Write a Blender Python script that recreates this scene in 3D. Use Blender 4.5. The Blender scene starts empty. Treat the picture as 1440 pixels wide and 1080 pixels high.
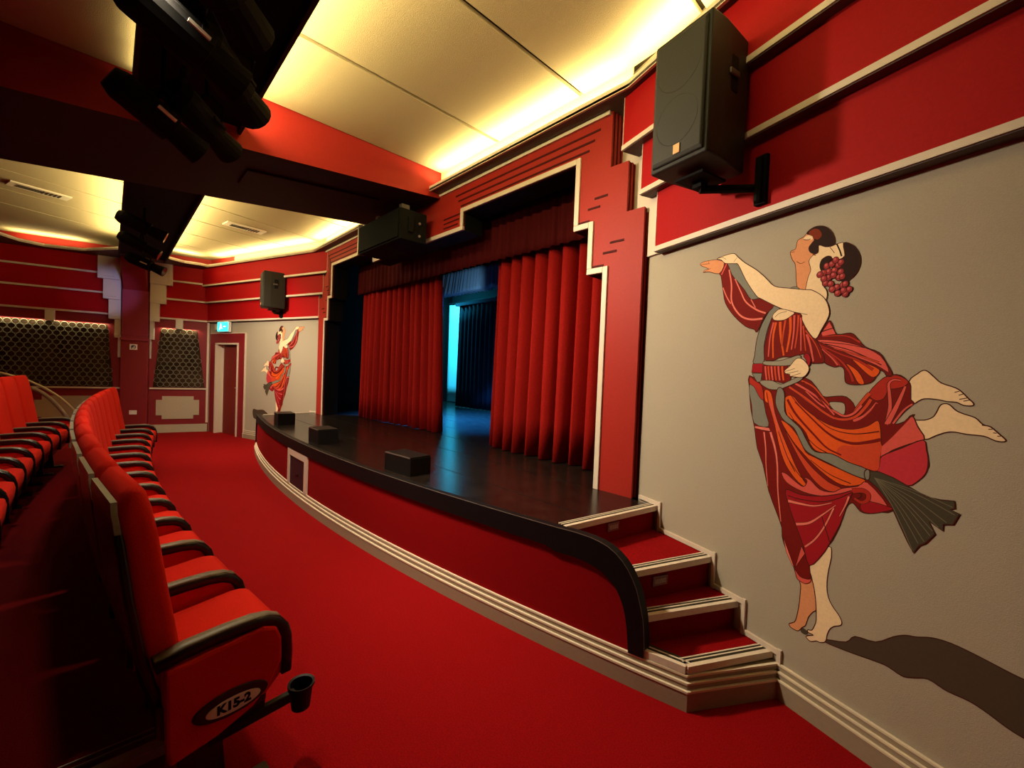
import bpy, bmesh, math, random
from mathutils import Vector, Matrix
random.seed(7)
SC = bpy.context.scene
COL = SC.collection
PI = math.pi
sin, cos = math.sin, math.cos

# ------------------------------------------------------------------ camera
F_PX = 596.5
YAW, PIT, ROL = [math.radians(a) for a in (43.53, 1.372, 2.267)]
SPL = math.radians(18.58)            # splay of the two mural walls
EYE = Vector((0, 0, 1.55))
fw = Vector((-cos(YAW)*cos(PIT), sin(YAW)*cos(PIT), -sin(PIT)))
rt = Vector((sin(YAW), cos(YAW), 0))
up = rt.cross(fw)
r2 = rt*cos(ROL) + up*sin(ROL)
u2 = -rt*sin(ROL) + up*cos(ROL)
cam_d = bpy.data.cameras.new('camera')
cam = bpy.data.objects.new('camera', cam_d)
COL.objects.link(cam)
cam.matrix_world = Matrix(((r2.x, u2.x, -fw.x, EYE.x), (r2.y, u2.y, -fw.y, EYE.y),
                           (r2.z, u2.z, -fw.z, EYE.z), (0, 0, 0, 1)))
cam_d.sensor_width = 36
cam_d.lens = 36*F_PX/1440
cam_d.clip_start = 0.05
SC.camera = cam

# ------------------------------------------------------------------ light and exposure
vs = SC.view_settings
SC.display_settings.display_device = 'sRGB'
vs.view_transform = 'Standard'
vs.look = 'None'
vs.gamma = 1
vs.use_curve_mapping = False
vs.exposure = 0.18
W = bpy.data.worlds.new('world')
SC.world = W
W.use_nodes = True
W.node_tree.nodes['Background'].inputs[0].default_value = (1, .8, .6, 1)
W.node_tree.nodes['Background'].inputs[1].default_value = 0.0

WARM = (1.0, .84, .36)
def area(name, loc, target, power, sx, sy, color, spread=180):
    d = bpy.data.lights.new(name, 'AREA')
    d.shape = 'RECTANGLE'; d.size = sx; d.size_y = sy
    d.energy = power; d.color = color; d.spread = math.radians(spread)
    o = bpy.data.objects.new(name, d)
    COL.objects.link(o)
    o.location = loc
    o.rotation_euler = (Vector(target)-Vector(loc)).to_track_quat('-Z', 'Y').to_euler()
    return o
def spot(name, loc, target, power, angle, color, blend=.6, rad=.06):
    d = bpy.data.lights.new(name, 'SPOT')
    d.energy = power; d.color = color; d.spot_size = math.radians(angle); d.spot_blend = blend
    d.shadow_soft_size = rad
    o = bpy.data.objects.new(name, d)
    COL.objects.link(o)
    o.location = loc
    o.rotation_euler = (Vector(target)-Vector(loc)).to_track_quat('-Z', 'Y').to_euler()
    return o
def strip_light(a, b, power_per_m, color=WARM, w=.03, out=None):
    """an LED strip lying on a cove shelf between two plan points, shining up"""
    a = Vector(a); b = Vector(b); L = (b-a).length
    d = bpy.data.lights.new('led_strip', 'AREA')
    d.shape = 'RECTANGLE'; d.size = L; d.size_y = w; d.energy = power_per_m*L; d.color = color
    o = bpy.data.objects.new('led_strip', d); COL.objects.link(o)
    x = (b-a).normalized(); z = Vector((0, 0, -1)) if out is None else Vector((-out[0], -out[1], -1.0)).normalized(); z = (z - x*z.dot(x)).normalized(); y = z.cross(x)
    m = (a+b)/2
    o.matrix_world = Matrix(((x.x, y.x, z.x, m.x), (x.y, y.y, z.y, m.y), (x.z, y.z, z.z, m.z), (0, 0, 0, 1)))
    return o
ZL = 3.655
MX = -9.6                                    # the hall is symmetric about x = -4.8
def mx(p): return (MX-p[0], p[1], p[2])
# coves: over the near mural wall, over the stage front, their mirror images, the left wall, both sides of the lighting trough
LED = 15
strip_light((-1.66, 2.60, ZL), (-.2, 2.11, ZL), LED)
strip_light((-4.1, 2.625, ZL), (-1.72, 2.625, ZL), LED)
strip_light((-5.75, 2.625, ZL), (-7.9, 2.625, ZL), LED)
strip_light((-8.05, 2.58, ZL), (-10.95, 1.60, ZL), LED)
strip_light((-11.12, 1.35, ZL), (-11.05, .9, ZL), LED)
strip_light((-11.7, -.4, ZL), (-11.9, -1.3, ZL), LED*.7)
strip_light((-.6, .74, 3.56), (-4.12, .74, 3.56), LED*1.1, out=(0, 1))
strip_light((-5.75, .74, 3.56), (-10.6, .74, 3.56), LED*.9, out=(0, 1))
strip_light((-.8, .11, 3.53), (-4.12, .11, 3.53), LED*.16)
strip_light((-5.8, .11, 3.56), (-10.6, .11, 3.56), LED*.8, out=(0, -1))
# stage lanterns' working light, then added spots (both wall grilles get added strips too)
HOUSE = (1.0, .82, .57)
spot('trough_spot', (-2.85, .70, 3.0), (-1.5, 2.6, 1.1), 330, 112, HOUSE, 1, .10)
spot('trough_spot', (-3.45, .78, 2.96), (-3.7, 2.9, .9), 170, 115, HOUSE, 1, .10)
spot('trough_spot', (-3.75, .42, 2.70), (-4.2, .9, .2), 110, 120, HOUSE, 1, .10)
spot('trough_spot', (-7.0, .58, 3.02), (-6.4, 2.6, .7), 170, 120, HOUSE, 1, .10)
spot('trough_spot', (-7.95, .52, 2.98), (-9.2, 2.0, 1.3), 330, 115, HOUSE, 1, .10)
spot('trough_spot', (-2.6, .12, 3.30), (-2.8, -.05, 1.0), 110, 110, HOUSE, 1, .10)  # added to brighten the near seat tops, not a lantern
spot('trough_spot', (-6.2, .14, 3.05), (-6.2, -.25, 1.0), 90, 125, HOUSE, 1, .10)  # another added spot, over the farther seat tops, not a lantern
spot('trough_spot', (-10.0, .50, 3.0), (-12.0, -.12, 2.85), 32, 34, (.42, .48, 1.0), .6, .08)  # added bluish spot tinting the pillar and corbel, not a lantern
# blue backstage light
BLUE = (.015, .26, 1.0)
area('stage_wash', (-6.2, 4.2, 4.3), (-6.3, 4.5, .69), 750, .4, .3, BLUE, 62)
area('cyclorama_wash', (-9.3, 5.6, 4.4), (-9.2, 7.0, 1.8), 115, 1.2, .3, (.03, .62, 1.0), 95)
spot('border_light', (-6.0, 4.5, 3.0), (-7.2, 5.2, 3.45), 16, 70, (.25, .62, 1.0))

# ------------------------------------------------------------------ materials
def lin(c):
    r = []
    for v in c[:3]:
        v /= 255.0
        r.append(v/12.92 if v <= .04045 else ((v+.055)/1.055)**2.4)
    return r
_mats = {}
def mat(name, rgb, rough=.6, spec=.4, metal=0, noise=0, nscale=40, bump=0, bscale=200, emit=None, estr=0, sheen=0):
    if name in _mats: return _mats[name]
    m = bpy.data.materials.new(name); m.use_nodes = True
    nt = m.node_tree; b = nt.nodes['Principled BSDF']
    c = list(rgb)+[1]
    b.inputs['Base Color'].default_value = c
    b.inputs['Roughness'].default_value = rough
    b.inputs['Specular IOR Level'].default_value = spec
    b.inputs['Metallic'].default_value = metal
    if sheen:
        b.inputs['Sheen Weight'].default_value = sheen
        b.inputs['Sheen Roughness'].default_value = .4
        b.inputs['Sheen Tint'].default_value = c
    tc = nt.nodes.new('ShaderNodeTexCoord')
    if noise:
        n = nt.nodes.new('ShaderNodeTexNoise'); n.inputs['Scale'].default_value = nscale; n.inputs['Detail'].default_value = 5
        nt.links.new(tc.outputs['Object'], n.inputs['Vector'])
        r = nt.nodes.new('ShaderNodeMapRange')
        r.inputs[1].default_value = .3; r.inputs[2].default_value = .7
        r.inputs[3].default_value = 1-noise; r.inputs[4].default_value = 1+noise
        nt.links.new(n.outputs['Fac'], r.inputs[0])
        mu = nt.nodes.new('ShaderNodeMix'); mu.data_type = 'RGBA'; mu.blend_type = 'MULTIPLY'
        mu.inputs[0].default_value = 1; mu.inputs[6].default_value = c
        nt.links.new(r.outputs[0], mu.inputs[7])
        nt.links.new(mu.outputs[2], b.inputs['Base Color'])
    if bump:
        n2 = nt.nodes.new('ShaderNodeTexNoise'); n2.inputs['Scale'].default_value = bscale; n2.inputs['Detail'].default_value = 3
        nt.links.new(tc.outputs['Object'], n2.inputs['Vector'])
        bp = nt.nodes.new('ShaderNodeBump'); bp.inputs['Strength'].default_value = bump; bp.inputs['Distance'].default_value = .004
        nt.links.new(n2.outputs['Fac'], bp.inputs['Height'])
        nt.links.new(bp.outputs[0], b.inputs['Normal'])
    if emit:
        b.inputs['Emission Color'].default_value = list(emit)+[1]
        b.inputs['Emission Strength'].default_value = estr
    _mats[name] = m
    return m
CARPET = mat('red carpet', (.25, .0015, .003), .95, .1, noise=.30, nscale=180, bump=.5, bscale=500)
CARPET2 = mat('shaded red tier carpet', (.13, .001, .003), .95, .1, noise=.30, nscale=180, bump=.5, bscale=500)  # same carpet as the floor, darkened for the shade behind the seats
FELT = mat('red stage cloth', (.24, .001, .003), .9, .1, noise=.08, nscale=120, bump=.2, bscale=500)
WALLG = mat('grey mural wall paint', (.40, .35, .275), .8, .15, noise=.035, nscale=160, bump=.25, bscale=260)
CREAM = mat('cream trim paint', (.66, .56, .46), .5, .4)
RIDGEHL = mat('skirting ridge highlight', (.75, .66, .50), .5, .4)  # ridge tops made paler to stand for the light they catch
TAUPE = mat('taupe skirting paint', (.32, .26, .18), .55, .4, noise=.04, nscale=60)
RED = mat('bright red wall paint', (.36, .002, .004), .65, .15, noise=.06, nscale=90, bump=.1)
PROS = mat('brick red proscenium paint', (.34, .019, .012), .55, .2, noise=.05, nscale=60, bump=.08)
PROSD = mat('dark red groove paint', (.06, .004, .004), .7, .15)
MAROON = mat('maroon wall paint', (.22, .010, .016), .55, .35, noise=.05, nscale=50)
PURPLE = mat('purple maroon pillar paint', (.26, .020, .05), .55, .35, noise=.05, nscale=50)
PALE = mat('pale corbel paint', (.62, .60, .56), .6, .3)
CEIL = mat('cream textured ceiling', (.42, .325, .195), .85, .15, noise=.06, nscale=130, bump=.6, bscale=180)
CEILD = mat('dark ceiling void', (.05, .035, .02), .9, .1)
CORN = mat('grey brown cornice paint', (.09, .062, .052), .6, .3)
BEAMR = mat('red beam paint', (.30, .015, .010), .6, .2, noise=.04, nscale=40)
BEAMD = mat('shaded maroon beam soffit', (.018, .002, .002), .7, .2)  # the beam's red paint darkened on its underside for shade
BLACK = mat('matt black paint', (.0035, .0035, .0035), .8, .15)
BLACKG = mat('black lacquer', (.004, .0035, .0035), .5, .25)
TRIMK = mat('black vinyl edging', (.004, .003, .004), .55, .2)
EDGE = mat('metal edge line', (.16, .13, .12), .5, .4, metal=.5)
STEEL = mat('brushed steel', (.42, .38, .31), .4, .5, metal=.4)
BRASSW = mat('pale nosing', (.72, .62, .50), .45, .4, noise=.05, nscale=50)
NOSED = mat('black nosing insert', (.035, .028, .015), .7, .2)
CAB = mat('black cabinet paint', (.016, .014, .010), .6, .3, noise=.15, nscale=200, bump=.3, bscale=300)
GRILLE = mat('dark speaker mesh', (.026, .025, .019), .6, .3, noise=.2, nscale=300)
SEATF = mat('red seat fabric', (.60, .014, .005), .9, .15, noise=.10, nscale=220, bump=.35, bscale=450, sheen=.15)
PLAST = mat('black seat plastic', (.006, .005, .005), .33, .5)
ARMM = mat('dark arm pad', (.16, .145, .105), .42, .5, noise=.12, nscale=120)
SHELLHL = mat('painted shell highlight', (.20, .185, .145), .35, .5)  # pale strip painting the glint on the black shell's top edge
PLATE = mat('white plate', (.72, .70, .66), .4, .4)
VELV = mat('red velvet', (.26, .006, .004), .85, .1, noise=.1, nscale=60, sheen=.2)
VELVD = mat('shaded red velvet pelmet', (.055, .002, .002), .85, .1, noise=.1, nscale=60, sheen=.1)  # curtain velvet darkened to stand for the header's shadow
BLKC = mat('black stage drape', (.012, .012, .018), .9, .2, sheen=.1)
BORD = mat('pale gathered cloth', (.30, .32, .36), .8, .2)
CYC = mat('white cyclorama cloth', (.75, .75, .75), .9, .1)
WOODF = mat('dark stage boards', (.012, .008, .006), .24, .4, noise=.35, nscale=9, bump=.1, bscale=30)
GRMET = mat('pale grille metal', (.20, .18, .12), .45, .4)
GRBACK = mat('dark cloth behind grille', (.045, .026, .015), .9, .1, noise=.6, nscale=3)
DOORM = mat('dark red door', (.17, .010, .008), .5, .4, noise=.1, nscale=20)
BEIGE = mat('beige dado panel paint', (.45, .40, .30), .6, .3, noise=.05, nscale=60)
AMBER = mat('amber badge', (.75, .42, .16), .4, .4, emit=(1, .5, .15), estr=0)
WHITE = mat('white plastic', (.80, .78, .76), .4, .4)
NAVY = mat('navy ink', (.03, .04, .12), .6, .3)
EXITM = mat('lit exit panel', (.02, .5, .4), .4, .4, emit=(.02, .85, .75), estr=3.0)
EXITW = mat('lit white exit symbol', (.8, .9, .9), .4, .4, emit=(.6, 1, 1), estr=4.0)
RAILM = mat('cream handrail paint', (.60, .55, .44), .4, .5)
LENS = mat('lantern lens', (.02, .02, .025), .1, .6)
WIRE = mat('silver tag', (.75, .70, .60), .4, .5)

# ------------------------------------------------------------------ mesh helpers
def V(*a): return Vector(a)
def wloc(o):
    v = Vector((0, 0, 0))
    while o is not None:
        v += o.location; o = o.parent
    return v
class MB:
    def __init__(s): s.v = []; s.f = []; s.m = []
    def add(s, vs_, fs, mi=0):
        b = len(s.v); s.v += [tuple(p) for p in vs_]
        for f in fs: s.f.append([b+i for i in f]); s.m.append(mi)
        return s
    def box(s, c, d, mi=0, ax=None):
        ax = ax or (V(1, 0, 0), V(0, 1, 0), V(0, 0, 1)); c = Vector(c)
        p = [c+ax[0]*(d[0]/2*i)+ax[1]*(d[1]/2*j)+ax[2]*(d[2]/2*k) for i in (-1, 1) for j in (-1, 1) for k in (-1, 1)]
        return s.add(p, [(0, 1, 3, 2), (4, 6, 7, 5), (0, 4, 5, 1), (2, 3, 7, 6), (0, 2, 6, 4), (1, 5, 7, 3)], mi)
    def bb(s, x0, x1, y0, y1, z0, z1, mi=0):
        return s.box(((x0+x1)/2, (y0+y1)/2, (z0+z1)/2), (abs(x1-x0), abs(y1-y0), abs(z1-z0)), mi)
    def poly(s, pts, mi=0): return s.add(pts, [list(range(len(pts)))], mi)
    def extr(s, pts, vec, mi=0, sides=None, cap=True):
        n = len(pts); pts = [Vector(p) for p in pts]; vec = Vector(vec)
        b = len(s.v); s.v += [tuple(p) for p in pts]+[tuple(p+vec) for p in pts]
        if cap:
            s.f.append([b+i for i in range(n)]); s.m.append(mi)
            s.f.append([b+n+i for i in reversed(range(n))]); s.m.append(mi)
        for i in range(n):
            j = (i+1) % n
            s.f.append([b+i, b+j, b+n+j, b+n+i]); s.m.append(mi if sides is None else sides)
        return s
    def prism(s, xy, z0, z1, mi=0, sides=None):
        return s.extr([(p[0], p[1], z0) for p in xy], (0, 0, z1-z0), mi, sides)
    def loft(s, loops, mi=0, closed=True, caps=True):
        n = len(loops[0]); b = len(s.v)
        for l in loops: s.v += [tuple(p) for p in l]
        for k in range(len(loops)-1):
            for i in range(n if closed else n-1):
                j = (i+1) % n
                s.f.append([b+k*n+i, b+k*n+j, b+(k+1)*n+j, b+(k+1)*n+i]); s.m.append(mi)
        if caps and closed:
            s.f.append([b+i for i in reversed(range(n))]); s.m.append(mi)
            q = b+(len(loops)-1)*n
            s.f.append([q+i for i in range(n)]); s.m.append(mi)
        return s
    def tube(s, path, r, n=8, mi=0, closed=False):
        path = [Vector(p) for p in path]; loops = []; N = len(path)
        ref = V(0, 0, 1)
        for i, p in enumerate(path):
            t = (path[min(i+1, N-1)]-path[max(i-1, 0)]).normalized()
            a = t.cross(ref)
            if a.length < .01: a = t.cross(V(1, 0, 0))
            a.normalize(); b = a.cross(t).normalized()
            rr = r[i] if isinstance(r, (list, tuple)) else r
            loops.append([p+a*(rr*cos(2*PI*k/n))+b*(rr*sin(2*PI*k/n)) for k in range(n)])
        return s.loft(loops, mi)
    def cyl(s, a, b, r, n=16, mi=0, r2=None):
        a = Vector(a); b = Vector(b)
        t = (b-a).normalized(); x = t.cross(V(0, 0, 1))
        if x.length < .01: x = V(1, 0, 0)
        x.normalize(); y = x.cross(t)
        r2 = r if r2 is None else r2
        return s.loft([[p+x*(q*cos(2*PI*k/n))+y*(q*sin(2*PI*k/n)) for k in range(n)] for p, q in ((a, r), (b, r2))], mi)
    def build(s, name, mats, parent=None, bevel=0, seg=2, smooth=False, sub=0):
        if not isinstance(mats, (list, tuple)): mats = [mats]
        me = bpy.data.meshes.new(name)
        off = wloc(parent) if parent is not None else V(0, 0, 0)
        me.from_pydata([(p[0]-off.x, p[1]-off.y, p[2]-off.z) for p in s.v], [], s.f)
        for m in mats: me.materials.append(m)
        me.polygons.foreach_set('material_index', s.m)
        bm = bmesh.new(); bm.from_mesh(me)
        bmesh.ops.recalc_face_normals(bm, faces=bm.faces)
        bm.to_mesh(me); bm.free()
        if smooth: me.polygons.foreach_set('use_smooth', [True]*len(me.polygons))
        me.update()
        o = bpy.data.objects.new(name, me); COL.objects.link(o)
        if parent is not None: o.parent = parent
        if bevel:
            b = o.modifiers.new('bevel', 'BEVEL'); b.width = bevel; b.segments = seg; b.limit_method = 'ANGLE'; b.angle_limit = .6
        if sub:
            b = o.modifiers.new('sub', 'SUBSURF'); b.levels = sub; b.render_levels = sub
        return o
def tag(o, label=None, cat=None, group=None, kind=None):
    if label: o['label'] = label
    if cat: o['category'] = cat
    if group: o['group'] = group
    if kind: o['kind'] = kind
    return o
def empty(name, loc, label=None, cat=None, group=None, kind=None):
    o = bpy.data.objects.new(name, None); COL.objects.link(o); o.location = loc
    o.empty_display_size = .1
    return tag(o, label, cat, group, kind)
def copy_tree(o, parent=None):
    c = o.copy(); COL.objects.link(c)
    if parent is not None: c.parent = parent
    for ch in list(o.children): copy_tree(ch, c)
    return c
def struct(o): o['kind'] = 'structure'; return o
class Frame:
    """a wall: s runs along it from its origin, z up, off out into the room"""
    def __init__(s, o, d, n): s.o = Vector(o); s.d = Vector(d); s.n = Vector(n)
    def p(s, a, z, off=0): q = s.o+s.d*a+s.n*off; return Vector((q.x, q.y, z))
    def box(s, mb, a0, a1, z0, z1, o0, o1, mi=0):
        return mb.box(s.p((a0+a1)/2, (z0+z1)/2, (o0+o1)/2), (abs(a1-a0), abs(o1-o0), abs(z1-z0)), mi, (s.d, s.n, V(0, 0, 1)))
    def poly(s, mb, pts, o0, o1, mi=0, sides=None):
        return mb.extr([s.p(a, z, o0) for a, z in pts], s.n*(o1-o0), mi, sides)
c_, s_ = cos(SPL), sin(SPL)
NEAR = Frame((-1.54, 2.775, 0), (c_, -s_, 0), (-s_, -c_, 0))
FAR = Frame((MX+1.54, 2.775, 0), (-c_, -s_, 0), (s_, -c_, 0))
tl = math.radians(12)
FARL = 3.64                                  # length of the far mural wall
CORNER = FAR.p(FARL, 0)
LEFT = Frame(CORNER, (-sin(tl), -cos(tl), 0), (cos(tl), -sin(tl), 0))
YP = 2.73                                    # face of the proscenium wall
ZS = .69                                     # stage height
def ray(x, y): return r2*((x-720)/F_PX)+u2*((540-y)/F_PX)+fw
def near_sz(x, y):
    """photo point -> (s, z) on the near mural wall"""
    d = ray(x, y); n = NEAR.n; t = (NEAR.o-EYE).dot(n)/d.dot(n); p = EYE+d*t
    q = p-NEAR.o; return q.x*NEAR.d.x+q.y*NEAR.d.y, p.z
def arc_y(x, y0=1.565): return y0+(x+4.9)**2/38
def fillet(pts): return pts

# ------------------------------------------------------------------ floor
m = MB(); m.prism([(-14, -3.6), (3.6, -3.6), (3.6, 3.2), (-14, 3.2)], -.1, 0)
floor = struct(m.build('floor', CARPET))
def row_y(x, y0): return y0+(x+4.9)**2/48
def tier(y0, x0, x1, z):
    xs = [x0+(x1-x0)*i/20 for i in range(21)]
    return [(x, row_y(x, y0)) for x in xs]+[(x1, -3.45), (x0, -3.45)]
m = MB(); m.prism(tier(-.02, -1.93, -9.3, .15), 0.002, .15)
t1 = tag(m.build('seating_tier', CARPET2), 'low shade-darkened red carpeted tier behind the front seat row', 'tier')
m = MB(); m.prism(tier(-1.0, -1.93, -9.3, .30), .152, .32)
t2 = tag(m.build('seating_tier', CARPET2), 'upper shade-darkened red carpeted tier behind the second seat row', 'tier')
no = empty('step_nosing', (-1.93, -.4, .15), 'ribbed metal nosing on the tier edge under the numbered end seat', 'nosing')
m = MB(); m.bb(-1.975, -1.925, -1.0, .17, .115, .157); m.build('edge_strip', STEEL, no, bevel=.006)
m = MB()
for k in range(2): m.bb(-2.01-.03*k, -2.005-.03*k, -1.0, .17, .15, .158)
m.build('ribs', STEEL, no)

# ------------------------------------------------------------------ mural walls
def mural_wall(fr, name, side, L, holes=None):
    m = MB()
    if holes is None:
        fr.box(m, -.02, L, 0, 2.45, -.12, 0); fr.box(m, -.45, L, 2.45, 3.9, -.12, 0)
    else:
        a, b, h = holes
        fr.box(m, -.02, a, 0, 2.45, -.12, 0); fr.box(m, a, b, h, 2.45, -.12, 0); fr.box(m, b, L, 0, 2.45, -.12, 0)
        fr.box(m, -.45, L, 2.45, 3.9, -.12, 0)
    w = struct(m.build(name, WALLG))
    E = (0, 0, 0) if side == 'right' else (.13, .195, .206)
    for k, (s0, z0, z1, off) in enumerate(((.10, 2.42, 2.83, .06), (-.005, 2.83, 3.185, .115), (-.154, 3.185, 3.57, .17))):
        s0 -= E[k]
        m = MB(); fr.box(m, s0, L, z0+.03, z1, 0, off); m.build('red_band', RED, w)
        m = MB(); fr.box(m, s0-.004, L, z0, z0+.032, 0, off+.012); fr.box(m, s0-.005, s0, z0, z1, 0, off+.003)
        m.build('band_trim', CREAM, w)
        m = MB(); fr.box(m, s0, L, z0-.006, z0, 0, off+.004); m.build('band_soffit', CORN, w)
    # pale stepped margin against the proscenium
    m = MB()
    for s0, s1, z0, z1 in () if side != 'right' else ((-.435, -.10, 3.10, 3.57), (-.20, .05, 2.74, 3.10), (-.024, .10, 2.42, 2.74)):
        fr.box(m, s0, s1, z0, z1, .002, .02)
    if side == 'right': m.build('stepped_margin', CREAM, w)
    return w
wall_r = mural_wall(NEAR, 'wall_right', 'right', 5.3)
wall_f = mural_wall(FAR, 'wall_far', 'far', FARL, (FARL-1.15, FARL-.32, 1.96))
def skirting(fr, name, a, b):
    m = MB()
    for z0, z1, o in ((0, .095, .034), (.095, .128, .024), (.128, .16, .014)):
        fr.box(m, a, b, z0, z1, 0, o, 0)
        fr.box(m, a, b, z1-.006, z1+.003, o-.012, o+.003, 1)
    return struct(m.build(name, [TAUPE, RIDGEHL]))
skirting(NEAR, 'baseboard_right', 1.03, 5.3)
skirting(FAR, 'baseboard_far', 1.03, FARL-1.36)

# ------------------------------------------------------------------ left wall with pillar, corbels, grilles
m = MB(); LEFT.box(m, -.1, 5.6, 0, 3.9, -.15, 0)
wall_l = struct(m.build('wall_left', MAROON))
for z0, z1, off in ((2.425, 2.84, .03), (2.84, 3.225, .05), (3.225, 3.57, .07)):
    for a, b in ((0, 1.0), (1.5, 3.3)):
        m = MB(); LEFT.box(m, a, b, z0+.02, z1, 0, off); m.build('red_band', RED, wall_l)
        m = MB(); LEFT.box(m, a, b, z0-.005, z0+.03, 0, off+.012); m.build('band_trim', CREAM, wall_l)
m = MB(); LEFT.box(m, .01, .05, .2, 2.43, 0, .03); LEFT.box(m, .05, 1.02, .93, .96, 0, .04); LEFT.box(m, 1.47, 5.0, .93, .96, 0, .04)
struct(m.build('trim_1', CREAM))
m = MB(); LEFT.box(m, .02, 1.03, 0, .17, 0, .03); LEFT.box(m, 1.46, 5.0, 0, .17, 0, .03)
struct(m.build('baseboard_left', BEIGE))
def dado(a, b):
    z0, z1, q, r = .29, .78, .10, .08
    m = MB(); LEFT.poly(m, [(a+q, z0), (b-q, z0), (b-q, z0+r), (b, z0+r), (b, z1-r), (b-q, z1-r), (b-q, z1), (a+q, z1), (a+q, z1-r), (a, z1-r), (a, z0+r), (a+q, z0+r)], .002, .018)
    m.build('dado_panel', BEIGE, wall_l)
dado(.17, .91); dado(1.7, 2.7)
# pillar
pil = struct(empty('wall_pillar', LEFT.p(1.245, 0, .07))); 
m = MB(); LEFT.box(m, 1.03, 1.46, 0, 1.92, .002, .15); m.build('pillar_base', MAROON, pil, bevel=.01)
m = MB(); LEFT.box(m, 1.02, 1.47, 1.92, 1.98, .002, .17); LEFT.box(m, 1.025, 1.465, 2.03, 2.06, .002, .155); m.build('pillar_ledge', PURPLE, pil, bevel=.006)
m = MB(); LEFT.box(m, 1.04, 1.45, 1.98, 2.95, .002, .14); m.build('pillar_shaft', PURPLE, pil)
m = MB()
prof = [(.002, 2.95), (.14, 2.95), (.20, 3.05), (.30, 3.2), (.42, 3.35), (.42, 3.57), (.002, 3.57)]
m.extr([LEFT.p(1.06, z, o) for o, z in prof], LEFT.d*.37); m.build('pillar_capital', MAROON, pil)
def corbel(spec, inner, label, grp):
    o = empty('stepped_corbel', LEFT.p(inner, 1.57, .05), label, 'corbel', grp)
    for k, (s1, z0, z1, off) in enumerate(spec):
        m = MB(); LEFT.box(m, inner, s1, z0, z1, .002, off); m.build('step_block', PALE, o)
        m = MB(); LEFT.box(m, inner+(s1-inner)*.25, inner+(s1-inner)*.75, z0+.05, z0+.075, off+.001, off+.018); m.build('raised_bar', PALE, o)
corbel([(1.82, 3.125, 3.57, .14), (1.74, 2.73, 3.122, .12), (1.66, 2.34, 2.727, .10), (1.57, 1.97, 2.337, .08), (1.52, 1.57, 1.967, .06)], 1.475,
       'pale stepped corbel on the left side of the maroon pillar', None)
corbel([(.66, 3.125, 3.57, .14), (.765, 2.73, 3.122, .12), (.87, 2.35, 2.727, .10), (.955, 1.97, 2.347, .08), (1.0, 1.57, 1.967, .06)], 1.022,
       'pale stepped corbel on the right side of the maroon pillar', None)
corbel([(3.19, 3.125, 3.57, .14), (3.27, 2.73, 3.122, .12), (3.35, 2.35, 2.727, .10)], 3.5,
       'pale stepped corbel at the left edge of the photo under the ceiling cove', None)
def added_grille_light(a, b, z1):  # added strip lamp brightening the lattice head; no such fitting is known there
    d = bpy.data.lights.new('added_grille_light', 'AREA'); d.shape = 'RECTANGLE'; d.size = abs(b-a); d.size_y = .012; d.energy = 3.2*abs(b-a); d.color = (1, .88, .5)
    o = bpy.data.objects.new('added_grille_light', d); COL.objects.link(o)
    x = LEFT.d; z = (V(0, 0, 1)+LEFT.n*.25).normalized(); y = z.cross(x); p = LEFT.p((a+b)/2, z1+.012, .045)
    o.matrix_world = Matrix(((x.x, y.x, z.x, p.x), (x.y, y.y, z.y, p.y), (x.z, y.z, z.z, p.z), (0, 0, 0, 1)))
def grille(quad, label, keyc):
    (a0, z0), (a1, _), (b1, z1), (b0, _) = quad     # bottom a0..a1, top b0..b1
    o = empty('wall_grille', LEFT.p((a0+a1)/2, z0, .02), label, 'grille')
    m = MB(); LEFT.poly(m, [(a0, z0), (a1, z0), (b1, z1), (b0, z1)], .002, .006); m.build('backing_cloth', GRBACK, o)
    m = MB(); px, pz, R, w = .108, .0875, .055, .0065
    k = 0; z = z1-.05
    while z > z0+.02:
        t = (z-z0)/(z1-z0); lo = a0+(b0-a0)*t; hi = a1+(b1-a1)*t
        a = 3.6-.054*(k % 2)-px*40
        while a < hi:
            if lo+.03 < a < hi-.03:
                n = 10; v = []
                for i in range(n):
                    c, s2 = cos(2*PI*i/n), sin(2*PI*i/n)
                    for rr, of in ((R, .012), (R, .024), (R-w, .024), (R-w, .012)):
                        v.append(LEFT.p(a+rr*c, z+rr*s2*.98, of))
                f = []
                for i in range(n):
                    j = (i+1) % n
                    for q in range(3): f.append((i*4+q, i*4+q+1, j*4+q+1, j*4+q))
                m.add(v, f)
            a += px
        z -= pz; k += 1
    added_grille_light(b0, min(b1, 4.0), z1)
    g = m.build('honeycomb_lattice', GRMET, o); g['kind'] = 'stuff'
    m = MB(); LEFT.box(m, keyc-.065, keyc+.065, 2.225, 2.42, .002, .06); m.build('keystone_block', PALE, o, bevel=.006)
grille([(1.59, .97), (5.0, .97), (5.0, 2.22), (1.69, 2.22)], 'wide honeycomb wall grille left of the maroon pillar', 2.5)
grille([(.08, .97), (.97, .97), (.85, 2.22), (.23, 2.22)], 'narrow honeycomb wall grille between the pillar and the door', .54)
sg = empty('wall_sign', LEFT.p(1.26, 1.79, .15), 'small white square notice with a dark emblem on the maroon pillar', 'sign')
m = MB(); LEFT.box(m, 1.20, 1.32, 1.735, 1.85, .151, .158); m.build('sign_plate', WHITE, sg)
m = MB()
LEFT.poly(m, [(1.30, 1.80), (1.285, 1.825), (1.255, 1.83), (1.228, 1.815), (1.222, 1.79), (1.23, 1.765), (1.258, 1.757), (1.258, 1.768), (1.238, 1.775), (1.235, 1.795), (1.25, 1.812), (1.27, 1.79), (1.285, 1.757), (1.298, 1.757), (1.292, 1.78)], .158, .160)
LEFT.box(m, 1.25, 1.265, 1.783, 1.795, .158, .160)
m.build('emblem', NAVY, sg)
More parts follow.
